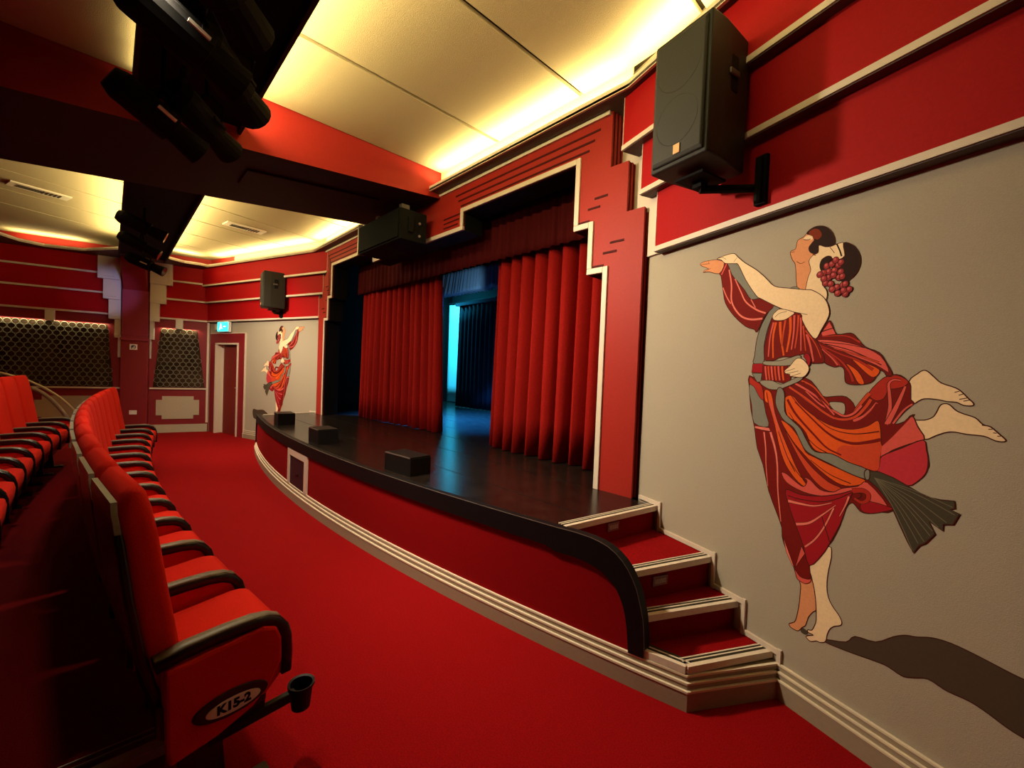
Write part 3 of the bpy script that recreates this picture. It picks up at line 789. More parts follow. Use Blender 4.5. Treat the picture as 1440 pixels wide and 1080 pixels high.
# stage house
m = MB(); m.bb(-10.2, -10.1, 3.03, 7.2, 0, 5); m.bb(.2, .3, 3.03, 7.2, 0, 5); m.bb(-10.2, .3, 7.1, 7.2, 0, 5); m.bb(-10.2, .3, 3.03, 7.2, 5.0, 5.1)
m.bb(-10.1, -8.15, 3.03, 3.08, 0, 5); m.bb(-1.45, .2, 3.03, 3.08, 0, 5); m.bb(-10.1, .2, 3.03, 3.08, 3.63, 5)
struct(m.build('wall_stage_house', BLACK))
cy = empty('cyclorama', (-9.2, 7.0, ZS), 'cyan lit white backcloth at the back of the stage', 'backcloth')
drape(-10.0, -8.0, 6.95, ZS+.02, 3.42, .9, .02, CYC, 'backcloth_sheet', cy, seed=2)
bt = MB(); bt.tube([(-10, 6.95, 3.44), (-8, 6.95, 3.44)], .025, 8); bt.build('batten', BLACK, cy)
bd = empty('back_drape', (-7.4, 6.2, ZS), 'black gathered drape hanging at the back of the stage', 'curtain')
drape(-8.5, -6.0, 6.2, ZS+.015, 3.15, .16, .05, BLKC, 'drape_cloth', bd, seed=4, tilt=.05)
m = MB(); m.bb(-8.6, -6.0, 6.15, 6.25, 3.15, 3.22); m.build('drape_rail', mat('blue grey rail', (.04, .05, .07), .5, .4), bd)
ld = empty('wing_drape', (-7.3, 4.6, ZS), 'black wing drape standing just behind the left red curtain', 'curtain')
drape(-8.9, -7.05, 4.75, ZS+.015, 3.2, .16, .04, BLKC, 'drape_cloth', ld, seed=14)
ld2 = empty('wing_drape', (-8.8, 5.7, ZS), 'narrow black wing drape in front of the cyan backcloth', 'curtain')
drape(-9.2, -8.72, 5.75, ZS+.015, 3.2, .12, .03, BLKC, 'drape_cloth', ld2, seed=15)
bo = empty('border_cloth', (-7.0, 5.2, 3.2), 'blue lit gathered border cloth hanging above the gap in the curtains', 'curtain')
drape(-8.2, -5.9, 5.25, 3.16, 3.62, .10, .11, BORD, 'border_sheet', bo, seed=6, flare=.2)
m = MB(); m.tube([(-8.6, 5.25, 3.62), (-5.8, 5.25, 3.62)], .025, 8); m.build('batten', BLACK, bo)

# ------------------------------------------------------------------ loudspeakers
def speaker(fr, c, w, d, h, zc, ang, label, wall_s, mirror=False):
    """c = plan centre of the front face, ang = heading of the front normal"""
    nf = V(cos(ang), sin(ang), 0); xf = V(-sin(ang), cos(ang), 0)
    o = empty('wall_speaker', (c[0], c[1], zc-h/2), label, 'loudspeaker', 'black loudspeakers on the mural walls')
    c = V(c[0], c[1], zc); ax = (xf, nf, V(0, 0, 1))
    # tapered cabinet
    m = MB(); pts = [(-w/2, 0), (w/2, 0), (w/2, -.12), (w*.42, -d), (-w*.42, -d), (-w/2, -.12)]
    base = [c+xf*a+nf*b-V(0, 0, h/2) for a, b in pts]; m.extr(base, (0, 0, h)); cab = m.build('cabinet', CAB, o, bevel=.012, seg=3)
    m = MB(); loops = []
    W2, H2 = w/2-.018, h/2-.02
    for off, k in ((.001, 1.0), (.010, .985), (.018, .93)):
        loops.append([c+xf*(W2*k*sx)+V(0, 0, H2*k*sz)+nf*off for sx, sz in ((-1, -1), (1, -1), (1, 1), (-1, 1))])
    m.loft(loops); m.build('front_grille', GRILLE, o, bevel=.004)
    m = MB(); rr = w*.36
    m.tube([c+xf*(rr*cos(t))+V(0, 0, -h*.18+rr*sin(t))+nf*.017 for t in [2*PI*i/28 for i in range(29)]], .002, 5)
    m.tube([c+xf*(W2*.85*cos(t))+V(0, 0, h*.22+h*.18*sin(t))+nf*.017 for t in [PI+PI*i/16 for i in range(17)]], .002, 5)
    m.build('cone_ring', GRILLE, o)
    m = MB(); m.box(c+xf*(.01 if not mirror else -.01)+V(0, 0, -h*.40)+nf*.021, (.036, .004, .046), 0, ax); m.build('badge', AMBER, o)
    m = MB()
    for k in (-1, 1):
        m.box(c+xf*(k*(w/2-.012))-nf*.19+V(0, 0, h*.16), (.012, .09, .17), 0, ax)
    hc = m.build('handle_cup', BLACK, cab)
    m = MB()
    for k in (-1, 1):
        m.box(c+xf*(k*(w/2+.001))-nf*.19+V(0, 0, h*.15), (.014, .075, .028), 0, ax)
    m.build('handle_bar', mat('grey brown handle', (.09, .07, .06), .35, .5), cab, bevel=.005)  # handle bar somewhat paler than the cabinet
    # yoke bracket to the wall
    br = empty('bracket', (0, 0, 0)); br.parent = o
    m = MB(); foot = c-nf*(d*.55)-V(0, 0, h/2+.03)
    m.box(foot, (.16, .20, .012), 0, ax); m.box(foot-V(0, 0, .02), (.05, .06, .04), 0, ax)
    wallp = fr.p(wall_s, foot.z-.045, .07); a = foot-V(0, 0, .045)
    m.tube([a, wallp], .022, 8)
    plate = fr.p(wall_s, foot.z-.03, .055); fr.box(m, wall_s-.03, wall_s+.03, foot.z-.13, foot.z+.12, .06, .085)
    m.tube([fr.p(wall_s, foot.z-.12, .10), fr.p(wall_s, foot.z+.10, .10)], .018, 8)
    bo_ = m.build('wall_bracket', BLACK, o)
    bpy.data.objects.remove(br)
    return o
P1, P2 = V(-1.184, 2.086, 0), V(-.868, 2.022, 0)
cf = (P1+P2)/2; nv = V((P2-P1).y, -(P2-P1).x, 0).normalized()
speaker(NEAR, (cf.x, cf.y), .33, .36, .67, 2.97, math.atan2(nv.y, nv.x), 'large black loudspeaker on the right wall above the big mural', .86)
cm = (-8.95, cf.y-.02)
speaker(FAR, cm, .33, .36, .66, 2.93, math.atan2(-1, -.10), 'black loudspeaker on the far wall above the smaller looking mural', 1.02, True)
# flown black loudspeaker under the beam end
fs = empty('hung_speaker', (-4.8, 2.42, 3.0), 'wide black loudspeaker hung under the beam end before the curtains', 'loudspeaker')
m = MB(); m.bb(-5.32, -4.28, 2.28, 2.62, 2.985, 3.33); hb = m.build('cabinet', BLACK, fs, bevel=.012)
m = MB(); m.bb(-5.30, -4.30, 2.262, 2.28, 3.005, 3.31); m.build('front_grille', BLACK, fs, bevel=.004)
m = MB(); m.bb(-4.279, -4.262, 2.38, 2.44, 3.08, 3.24); m.build('side_handle', BLACK, hb)
m = MB()
for x in (-5.1, -4.5): m.bb(x-.03, x+.03, 2.40, 2.50, 3.33, 3.45)
m.build('hanging_bracket', STEEL, fs)
m = MB()
for z in (3.06, 3.2): m.cyl((-4.275, 2.52, z), (-4.262, 2.52, z), .014, 10)
m.build('rigging_bolts', STEEL, fs)
m = MB(); m.bb(-5.345, -5.325, 2.27, 2.36, 2.99, 3.36); m.build('end_flange', mat('pale metal end', (.5, .45, .4), .35, .5, metal=.7), fs)

# ------------------------------------------------------------------ stage lanterns in the trough
def lantern(p, aim, L, r, label, lever=False):
    p = V(*p); a = V(*aim).normalized(); o = empty('stage_lantern', (p.x, p.y, p.z), label, 'stage light', 'black stage lanterns in the ceiling trough')
    side = a.cross(V(0, 0, 1)).normalized()
    m = MB(); m.cyl(p-a*L*.5, p+a*L*.12, r, 16); m.cyl(p-a*L*.62, p-a*L*.5, r*.7, 16, 0, r); hs = m.build('body', BLACK, o, bevel=.004)
    m = MB(); m.cyl(p+a*L*.12, p+a*L*.5, r*.72, 16, 0, r*.95); m.build('lens_tube', BLACK, o)
    m = MB(); m.cyl(p+a*L*.5, p+a*L*.505, r*.85, 16); m.build('lens', LENS, o)
    m = MB(); top = V(p.x, p.y, 3.47)
    m.tube([p+side*(r+.01), p+side*(r+.02)+V(0, 0, .12), p+side*.03+V(0, 0, .2), p-side*.03+V(0, 0, .2), p-side*(r+.02)+V(0, 0, .12), p-side*(r+.01)], .011, 6)
    m.build('yoke', BLACK, o)
    m = MB(); m.tube([p+V(0, 0, .19), top], .014, 8); m.build('clamp', BLACK, o)
    m = MB(); m.box(p+side*(r+.018)-a*.02, (.012, .10, .018), 0, (side, a, a.cross(side))); m.build('tilt_lever', WIRE if lever else BLACK, o)
    return o
rail = empty('lighting_bar', (-3, .45, 3.4), 'black lighting bar running under the near ceiling trough', 'bar')
m = MB(); m.tube([(-4.1, .33, 3.40), (1.5, .33, 3.40)], .024, 8); m.build('bar_tube', BLACK, rail)
m = MB()
for x in (-4.0, -3.0, -2.0, -1.0): m.bb(x-.02, x+.02, .31, .35, 3.40, 3.485)
m.build('bar_hangers', BLACK, rail)
lantern((-2.25, .30, 3.20), (-.9, .8, -.25), .56, .12, 'big black stage lantern at the top of the photo, nearest the camera')
lantern((-2.75, .28, 3.16), (-.3, 1, -.35), .50, .11, 'black stage lantern second from the top of the photo, with pale lever', True)
lantern((-3.05, .50, 3.22), (-.8, .7, -.2), .52, .11, 'black stage lantern against the bright ceiling edge')
lantern((-3.45, .22, 3.02), (-.3, 1, -.5), .46, .09, 'lowest black stage lantern hanging just in front of the big beam', True)
lantern((-3.62, .46, 3.16), (-.7, .8, -.3), .46, .10, 'black stage lantern beside the red beam face')
lantern((-7.2, .30, 3.22), (.1, 1, -.4), .45, .085, 'black stage lantern beyond the beam, nearer of the far group')
lantern((-8.3, .32, 3.20), (.2, 1, -.5), .45, .085, 'black stage lantern beyond the beam, middle of the far group')
lantern((-9.6, .45, 3.16), (.4, .9, -.4), .50, .09, 'black stage lantern nearest the pillar, at the end of the trough', True)

# ------------------------------------------------------------------ handrail beyond the seats
hr = empty('handrail', (-9.5, -.6, 0), 'curved cream handrail behind the far end of the seat rows', 'handrail')
def arc3(p0, p1, p2, k=14):
    out = []
    for i in range(k+1):
        t = i/k; out.append(V(*p0)*(1-t)**2+V(*p1)*2*t*(1-t)+V(*p2)*t*t)
    return out
m = MB(); m.tube(arc3((-9.5, -1.7, 1.34), (-9.5, -.82, 1.36), (-9.5, -.40, .72))+[V(-9.5, -.34, .3)], .017, 8); m.build('top_rail', RAILM, hr, smooth=True)
m = MB(); m.tube(arc3((-9.5, -.85, 1.06), (-9.5, -.66, .98), (-9.5, -.48, .62))+[V(-9.5, -.42, .3)], .028, 8); m.build('lower_rail', mat('grey rail', (.35, .30, .28), .5, .4), hr, smooth=True)
m = MB(); m.tube([(-9.5, -1.6, .0), (-9.5, -1.6, 1.34)], .017, 8); m.tube([(-9.5, -.42, .0), (-9.5, -.42, .34)], .028, 8); m.tube([(-9.5, -.34, 0), (-9.5, -.34, .32)], .017, 8); m.build('post', RAILM, hr)

# ------------------------------------------------------------------ seats
def rrect(x0, x1, y0, y1, z, r, k=3, tiltf=None):
    out = []
    for cx, cy, a0 in ((x1-r, y1-r, 0), (x0+r, y1-r, PI/2), (x0+r, y0+r, PI), (x1-r, y0+r, 1.5*PI)):
        for i in range(k+1):
            a = a0+PI/2*i/k; out.append(V(cx+r*cos(a), cy+r*sin(a), z))
    return out
def make_seat(end=False):
    root = empty('theatre_seat', (0, 0, 0))
    # cushion
    m = MB(); L = []
    for z, e in ((.36, .03), (.375, .008), (.47, 0), (.505, .008), (.52, .035)):
        l = rrect(-.214+e, .214-e, -.07+e, .285-e, z, .05)
        for p_ in l: p_.z += .10*(p_.y+.07) - .06*max(0, p_.y-.22)
        L.append(l)
    m.loft(L); m.build('seat_cushion', SEATF, root, smooth=True)
    m = MB(); l0 = [rrect(-.19, .19, -.06, .27, z, .04) for z in (.325, .362)]
    for l in l0:
        for p_ in l: p_.z += .10*(p_.y+.07)
    m.loft(l0); m.build('seat_pan', PLAST, root)
    # backrest
    prof = [(.40, -.015, .075), (.50, -.035, .09), (.62, -.055, .10), (.80, -.085, .10), (.98, -.112, .095), (1.08, -.130, .085), (1.13, -.143, .065), (1.152, -.158, .03)]
    m = MB(); L = []
    for z, yf, th in prof:
        hw = .222 if z < 1.0 else .222-.035*((z-1.0)/.152)**2
        L.append(rrect(-hw, hw, yf-th, yf, z, min(.03, th*.45)))
    m.loft(L); m.build('backrest', SEATF, root, smooth=True)
    m = MB(); L = []
    for z, yf, th in [(.30, -.06, .03)]+[(z, yf-th+.012, .026) for z, yf, th in prof[:-3]]+[(1.06, -.205, .022), (1.10, -.204, .012)]:
        hw = .229 if z < .9 else .229-.05*((z-.9)/.2)**2
        L.append(rrect(-hw, hw, yf-th, yf, z, .008))
    m.loft(L); m.build('back_shell', PLAST, root, smooth=False)
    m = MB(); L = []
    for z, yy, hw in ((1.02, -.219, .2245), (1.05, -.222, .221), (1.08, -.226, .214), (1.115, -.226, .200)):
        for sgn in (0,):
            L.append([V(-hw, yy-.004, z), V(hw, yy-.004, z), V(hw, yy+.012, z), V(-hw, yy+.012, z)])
    m.loft(L); m.build('shell_highlight', SHELLHL, root)
    def arm(x):
        path = [(-.13, .592), (-.05, .607), (.06, .613), (.15, .613), (.20, .605), (.238, .585), (.262, .552), (.274, .51), (.278, .45), (.276, .37)]
        m = MB(); L = []
        for i, (y, z) in enumerate(path):
            a = Vector(path[max(0, i-1)]); b = Vector(path[min(len(path)-1, i+1)]); d = (b-a).normalized(); nn = Vector((-d.y, d.x)); h = .013; w = .026
            L.append([V(x-w, y-nn.x*h*2, z-nn.y*h*2), V(x+w, y-nn.x*h*2, z-nn.y*h*2), V(x+w, y+nn.x*h*.4, z+nn.y*h*.4), V(x+w*.7, y+nn.x*h, z+nn.y*h), V(x-w*.7, y+nn.x*h, z+nn.y*h), V(x-w, y+nn.x*h*.4, z+nn.y*h*.4)])
        m.loft(L); ar = m.build('armrest', PLAST, root, smooth=True)
        m = MB(); L = []
        for i, (y, z) in enumerate(path[:6]):
            w = .024 if i < 4 else .018
            L.append([V(x-w, y+.004*(i > 3), z+.006), V(x+w, y+.004*(i > 3), z+.006), V(x+w*.8, y+.004*(i > 3), z+.0165), V(x-w*.8, y+.004*(i > 3), z+.0165)])
        m.loft(L); m.build('arm_pad', ARMM, root, smooth=True)
        m = MB(); yz = [(-.12, .45), (.20, .33), (.20, .30), (.06, .26), (.08, .02), (-.06, .02), (-.06, .3), (-.12, .35)]
        m.extr([(x-.013, y, z) for y, z in yz], (.026, 0, 0)); m.build('standard', PLAST, root)
        m = MB(); m.extr([(x-.016, y, z) for y, z in [(-.11, .572), (.19, .592), (.235, .565), (.255, .52), (.258, .38), (.20, .32), (-.10, .32)]], (.032, 0, 0)); m.build('side_panel', SEATF, root, bevel=.006)
        m = MB(); m.bb(x-.04, x+.04, -.10, .16, 0.0, .02); m.build('floor_foot', PLAST, root, bevel=.004)
    arm(.24)
    if end == 'far': arm(-.24)
    if end == 'near':
        x = .24
        m = MB(); yz = [(-.105, .565), (.18, .588), (.225, .57), (.244, .52), (.246, .44), (.21, .37), (.15, .31), (.04, .27), (-.09, .25), (-.10, .3)]
        m.extr([(x+.012, y, z) for y, z in yz], (.026, 0, 0)); m.build('end_panel', SEATF, root, bevel=.010)
        def ell(x0, x1, cy, cz, a, b, k=28): return [(cy+a*cos(2*PI*i/k), cz+b*sin(2*PI*i/k)) for i in range(k)]
        ce = (.085, .365)
        m = MB(); m.extr([(x+.034, y, z) for y, z in ell(0, 0, ce[0]-.004, ce[1]+.006, .115, .046)], (.010, 0, 0)); h = m.build('plate_holder', PLAST, root, bevel=.003)
        m = MB(); m.extr([(x+.044, y, z) for y, z in ell(0, 0, ce[0], ce[1], .084, .027)], (.003, 0, 0)); pl = m.build('number_plate', PLATE, root)
        cu = bpy.data.curves.new('txt', 'FONT'); cu.body = 'K15-2'; cu.size = .042; cu.align_x = 'CENTER'; cu.align_y = 'CENTER'; cu.extrude = .0004; cu.offset = .0022
        to = bpy.data.objects.new('txt', cu); COL.objects.link(to)
        bpy.context.view_layer.update()
        me = bpy.data.meshes.new_from_object(to.evaluated_get(bpy.context.evaluated_depsgraph_get()))
        bpy.data.objects.remove(to)
        me.transform(Matrix(((0, 0, 1, x+.0475), (1, 0, 0, ce[0]), (0, 1, 0, ce[1]), (0, 0, 0, 1))))
        me.materials.clear(); me.materials.append(BLACK)
        tx = bpy.data.objects.new('plate_lettering', me); COL.objects.link(tx); tx.parent = pl
        # cup holder on an arm ahead of the panel
        ch = MB(); c = V(x+.005, .335, .27); n = 20
        ch.loft([[c+V(r*cos(2*PI*i/n), r*sin(2*PI*i/n), z) for i in range(n)] for r, z in ((.034, -.085), (.043, .0), (.050, .004), (.050, .013), (.041, .010), (.031, -.078))])
        cup = ch.build('cup_holder', BLACKG, root, smooth=False)
        m = MB(); m.bb(x-.008, x+.018, .02, .31, .232, .27); m.bb(x-.008, x+.012, .02, .20, .262, .33); m.build('cup_arm', BLACKG, cup, bevel=.004)
        m = MB(); m.bb(x-.03, x+.05, .10, .22, .0, .025); b_ = m.build('floor_bracket', mat('brown bracket', (.05, .02, .02), .5, .4), root, bevel=.004)
        m = MB()
        for y, xx in ((.19, .03), (.12, .03)): m.cyl((x+xx, y, .025), (x+xx, y, .031), .008, 8)
        m.build('bolts', STEEL, b_)
    return root
ORD = ['first', 'second', 'third', 'fourth', 'fifth', 'sixth', 'seventh', 'eighth', 'ninth', 'tenth', 'eleventh', 'twelfth', 'thirteenth', 'fourteenth', 'fifteenth', 'sixteenth']
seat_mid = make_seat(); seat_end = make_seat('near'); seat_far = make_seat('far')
def place(o, x, y0, z, lab, grp):
    o.location = (x, row_y(x, y0), z); o.rotation_euler = (0, 0, (x+4.9)/24)
    tag(o, lab, 'seat', grp)
NK = 13; used = False
for i in range(NK):
    x = -1.96-.48*i
    if i == 0: o = seat_end; lab = 'red theatre seat with oval number plate and cup holder at the front row near end'
    elif i == NK-1: o = seat_far; lab = 'red theatre seat at the far end of the front row, by the left wall'
    else:
        o = seat_mid if not used else copy_tree(seat_mid); used = True
        lab = 'red theatre seat, %s from the numbered end seat of the front row' % ORD[i]
    place(o, x, .03, 0, lab, 'red theatre seats in the front row')
NL = 9
for i in range(NL):
    x = -3.7-.48*i
    o = copy_tree(seat_far if i == NL-1 else seat_mid)
    lab = ('red theatre seat in the second row, nearest of those in view at the left edge' if i == 0 else
           'red theatre seat at the far end of the second row, by the curved handrail' if i == NL-1 else
           'red theatre seat in the second row, %s from its far end' % ORD[NL-1-i])
    place(o, x, -.74, .15, lab, 'red theatre seats in the second row')
#MURAL#
# ------------------------------------------------------------------ the painted murals (flat paint on the two splayed walls)
CR = {1: (970, 300, 260/1440), 2: (1040, 420, 1/6), 3: (1200, 480, 1/6), 4: (1040, 560, 1/6), 5: (1160, 600, 1/6),
      6: (1060, 680, 200/1440), 7: (1080, 780, 160/1234), 8: (1140, 860, 300/1440)}
def cpt(c, p):
    x0, y0, k = CR[c]; a = near_sz(x0+p[0]*k, y0+p[1]*k); return Vector((a[0], a[1]))
def spline(P, closed, n=4):
    N = len(P); out = []
    if N < 3: return P
    for i in range(N if closed else N-1):
        p0 = P[(i-1) % N] if closed or i > 0 else P[0]; p1 = P[i]; p2 = P[(i+1) % N]; p3 = P[(i+2) % N] if closed or i+2 < N else P[-1]
        for k in range(n):
            t = k/n
            out.append(.5*((2*p1)+(p2-p0)*t+(2*p0-5*p1+4*p2-p3)*t*t+(3*p1-p0-3*p2+p3)*t**3))
    if not closed: out.append(P[-1])
    return out
KM = 1.0
def paint(name, disp, k=1.0):
    c = lin(disp); return mat('mural '+name, [min(.88, v*k*KM) for v in c], .75, .15, noise=.05, nscale=90)
PC = {'skin': paint('pale skin', (244, 204, 166), 1.1), 'tan': paint('tan skin', (222, 150, 106)), 'dr': paint('dark red', (118, 20, 16)), 'r': paint('red', (176, 44, 32)),
      'or': paint('orange', (226, 88, 30)), 'or2': paint('deep orange', (205, 70, 40)), 'pk': paint('coral', (218, 88, 80)), 'lp': paint('light coral', (232, 122, 108)), 'cr': paint('crimson', (160, 22, 34)), 'mg': paint('rose', (196, 50, 62)),
      'gr': paint('grey', (128, 128, 118)), 'gr2': paint('pale grey', (150, 146, 130)), 'hair': paint('dark brown', (44, 24, 20)), 'br': paint('russet', (128, 48, 24)), 'line': paint('outline brown', (70, 26, 18)), 'sh': paint('painted shadow', (76, 62, 50)),
      'ts': paint('tassel', (70, 64, 50)), 'ts2': paint('tassel light', (110, 102, 84)), 'gp': paint('grape', (150, 46, 52)), 'gl': paint('grape light', (196, 92, 92)), 'wall': WALLG}
PKEYS = list(PC)
LAY = [0]; DL = .000014
class Paint:
    def __init__(s): s.items = []      # (pts2d, colour, layer)
def tri_poly(P): return P
class Mural:
    def __init__(s): s.parts = {}; s.order = []
    def _add(s, part, pts, col):
        LAY[0] += 1
        if part not in s.parts: s.parts[part] = []; s.order.append(part)
        s.parts[part].append((pts, col, LAY[0]))
    def shape(s, part, c, pts, col, line=.0042, smooth=3):
        P = [cpt(c, p) if len(p) == 2 else cpt(p[2], p) for p in pts]
        P = spline(P, True, smooth) if smooth else P
        s._add(part, P, col)
        if line: s.ribbon(part, P+[P[0]], line, line, 'line')
    def ribbon(s, part, P, w0, w1, col):
        N = len(P); A = []; B = []
        for i, p in enumerate(P):
            d = P[min(N-1, i+1)]-P[max(0, i-1)]
            if d.length < 1e-7: d = Vector((1, 0))
            d.normalize(); n = Vector((-d.y, d.x)); t = i/(N-1)
            w = (w0+(w1-w0)*t)/2
            A.append(p+n*w); B.append(p-n*w)
        LAY[0] += 1
        if part not in s.parts: s.parts[part] = []; s.order.append(part)
        s.parts[part].append(('strip', A, B, col, LAY[0]))
    def stroke(s, part, c, pts, w0, w1, col, smooth=5, outline=0):
        P = spline([cpt(c, p) for p in pts], False, smooth)
        # spindle: thin at both ends, w0 at the start third, w1 at the end
        if outline: s.ribbon(part, P, w0+outline, w1+outline, 'line')
        s.ribbon(part, P, w0, w1, col)
    def blob(s, part, c, p, r, col, n=10, line=0):
        q = cpt(c, p); e = (cpt(c, (p[0]+r, p[1]))-q).length; f = (cpt(c, (p[0], p[1]+r))-q).length
        P = [q+Vector((e*cos(2*PI*i/n), f*sin(2*PI*i/n))) for i in range(n)]
        s._add(part, P, col)
        if line: s.ribbon(part, P+[P[0]], line, line, 'line')
    def build(s, fr, label, skip=(), zmin=None):
        root = empty('wall_mural', fr.p(1.2, 1.3, 0), label, 'mural', 'dancer murals on the splayed walls')
        for part in s.order:
            if part in skip: continue
            m = MB(); cols = []
            for it in s.parts[part]:
                if it[0] == 'strip':
                    _, A, B, col, lay = it
                    if col not in cols: cols.append(col)
                    o = .0006+DL*lay; n = len(A)
                    m.add([fr.p(a.x, a.y, o) for a in A]+[fr.p(b.x, b.y, o) for b in B], [(i, i+1, n+i+1, n+i) for i in range(n-1)], cols.index(col))
                else:
                    P, col, lay = it
                    if col not in cols: cols.append(col)
                    o = .0006+DL*lay
                    m.poly([fr.p(a.x, a.y, o) for a in P], cols.index(col))
            m.build(part, [PC[c] for c in cols], root)
        return root
M = Mural()
# painted shadow on the ground
M.shape('painted_shadow', 8, [(100, 207), (112, 190), (240, 205), (300, 168), (440, 205), (560, 170), (640, 160), (720, 172), (820, 177), (950, 215), (1130, 300), (1400, 440), (1600, 520), (1900, 640), (2000, 800), (1900, 1000), (1650, 960), (1440, 855), (1320, 780), (1200, 690), (1080, 610), (960, 555), (900, 525), (790, 455), (700, 448), (630, 440), (570, 405), (500, 360), (380, 315), (240, 265)], 'sh')
M.shape('painted_shadow', 7, [(355, 800), (375, 790), (430, 830), (440, 850), (410, 870), (360, 840)], 'sh', 0)
# standing legs
M.shape('standing_legs', 7, [(340, 250), (355, 330), (350, 420), (335, 560), (300, 710), (262, 738), (230, 748), (235, 772), (260, 797), (320, 826), (350, 812), (370, 790), (405, 770), (425, 720), (445, 670), (490, 622), (522, 600), (518, 500), (505, 400), (478, 250)], 'tan')
M.shape('standing_legs', 7, [(440, 60), (470, 230), (500, 360), (520, 520), (524, 700), (505, 770), (475, 818), (432, 815), (440, 845), (495, 872), (415, 882), (430, 915), (468, 942), (525, 936), (565, 952), (612, 950), (632, 925), (642, 870), (672, 808), (720, 778), (790, 766), (800, 722), (762, 645), (702, 560), (655, 460), (640, 340), (652, 200), (678, 80), (690, 0), (660, -90)], 'skin')
M.stroke('standing_legs', 7, [(425, 872), (495, 875)], .003, .003, 'line', 2)
# kicked-up legs
M.shape('kicked_legs', 3, [(470, 340), (540, 275), (590, 245), (630, 255), (685, 303), (745, 352), (862, 392), (920, 430), (970, 480), (1017, 525), (1000, 545), (930, 540), (870, 515), (790, 508), (700, 490), (600, 485), (550, 505), (515, 525), (470, 500)], 'skin')
for a, b in (((855, 430), (895, 422)), ((890, 455), (935, 442)), ((895, 490), (960, 478)), ((930, 505), (985, 495))): M.stroke('kicked_legs', 3, [a, b], .003, .003, 'line', 2)
M.shape('kicked_legs', 3, [(480, 672), (600, 665), (670, 640), (702, 600), (735, 540), (780, 525), (820, 540), (870, 585), (940, 615), (1030, 645), (1095, 702), (1160, 722), (1230, 780), (1288, 832), (1270, 848), (1200, 840), (1100, 800), (960, 785), (850, 765), (780, 770), (700, 795), (605, 828), (540, 760)], 'skin')
for a, b in (((1085, 708), (1120, 712)), ((1140, 742), (1175, 742)), ((1180, 772), (1210, 776)), ((1215, 800), (1245, 800))): M.stroke('kicked_legs', 3, [a, b], .003, .003, 'line', 2)
# skirt silhouette in dark red
SK = [(1054, 528), (1054, 545), (1056, 575), (1061, 600), (1065, 630), (1073, 653), (1081, 690), (1092, 720), (1099.6, 742), (1100, 755), (1106, 774), (1115.6, 795), (1120, 811), (1123, 815.5), (1132, 820), (1140.6, 815), (1138.5, 796), (1150, 787), (1160, 776), (1166, 766), (1171, 760), (1182, 738), (1189, 716), (1197, 707), (1203, 710.6), (1210, 719), (1221, 722), (1240, 720), (1257, 718), (1277, 683), (1303, 663), (1306, 647), (1298, 618), (1293, 603), (1284, 588), (1287, 583), (1280, 585), (1272, 593), (1258, 596), (1273, 578), (1286, 567), (1281, 562), (1281, 543), (1277, 536), (1267, 528), (1255, 527), (1242, 532), (1225, 549), (1218, 557), (1205, 575), (1203, 575), (1200, 567), (1190, 558), (1178, 557), (1167, 558), (1157, 557), (1147, 543), (1132, 531), (1107, 540), (1080, 540)]
CR[9] = (0, 0, 1)
M.shape('skirt', 9, SK, 'dr', smooth=2)
M.shape('skirt', 2, [(752, 880), (830, 870), (888, 888), (892, 960), (862, 994), (822, 970)], 'wall')
# knee drapery on the right
M.shape('skirt', 3, [(240, 320), (330, 285), (400, 295), (465, 340), (430, 380), (360, 400), (300, 410), (260, 480), (190, 500), (130, 440)], 'r', .003)
M.stroke('skirt', 3, [(280, 700), (310, 560), (305, 440), (300, 360), (340, 325), (400, 330)], .013, .005, 'pk', outline=.005)
M.stroke('skirt', 3, [(290, 690), (360, 560), (410, 450), (440, 380)], .018, .006, 'pk', outline=.005)
M.stroke('skirt', 3, [(335, 695), (400, 610), (450, 560), (500, 530)], .007, .006, 'pk', outline=.004)
M.stroke('skirt', 3, [(0, 610), (60, 530), (110, 470), (140, 440)], .010, .014, 'or2', outline=.005)
M.stroke('skirt', 3, [(0, 670), (80, 640), (150, 580), (200, 520)], .014, .010, 'pk', outline=.005)
M.shape('skirt', 3, [(235, 890), (320, 790), (430, 690), (500, 632), (545, 720), (602, 825), (480, 865), (330, 920), (235, 978)], 'pk')
M.stroke('skirt', 3, [(240, 870), (320, 800), (400, 720), (470, 650)], .012, .006, 'dr')
M.shape('skirt', 5, [(480, 250), (650, 180), (830, 112), (860, 200), (874, 280), (860, 380), (800, 450), (700, 500), (560, 430), (440, 375), (450, 330)], 'mg')
# large orange fall of the skirt
M.shape('skirt', 4, [(385, 40), (405, 150), (480, 200), (560, 290), (600, 390), (660, 450), (770, 470), (900, 530), (1060, 590), (1165, 610), (1190, 480), (1195, 370), (1190, 260), (1165, 188), (1080, 235), (950, 262), (800, 240), (660, 170), (520, 60), (450, -20), (390, -10)], 'or', .003)
M.shape('skirt', 4, [(860, 400), (1000, 405), (1190, 375), (1185, 500), (1165, 610), (1060, 585), (900, 520), (820, 470)], 'or2', 0)
M.stroke('skirt', 4, [(405, 10), (480, 140), (640, 320), (740, 420), (860, 480)], .012, .006, 'dr')
M.stroke('skirt', 4, [(470, 30), (640, 200), (740, 290), (840, 350), (960, 382), (1080, 372), (1193, 350)], .006, .015, 'dr')
M.stroke('skirt', 4, [(560, 60), (700, 165), (850, 215), (1000, 205), (1110, 130), (1170, 50)], .012, .016, 'dr')
M.stroke('skirt', 4, [(470, -60), (600, 40), (750, 145), (870, 180), (980, 155), (1060, 80), (1110, 10)], .008, .012, 'or2', outline=.004)
M.stroke('skirt', 4, [(560, -60), (680, 50), (800, 110), (880, 150), (960, 130), (1030, 60)], .006, .010, 'pk', outline=.004)
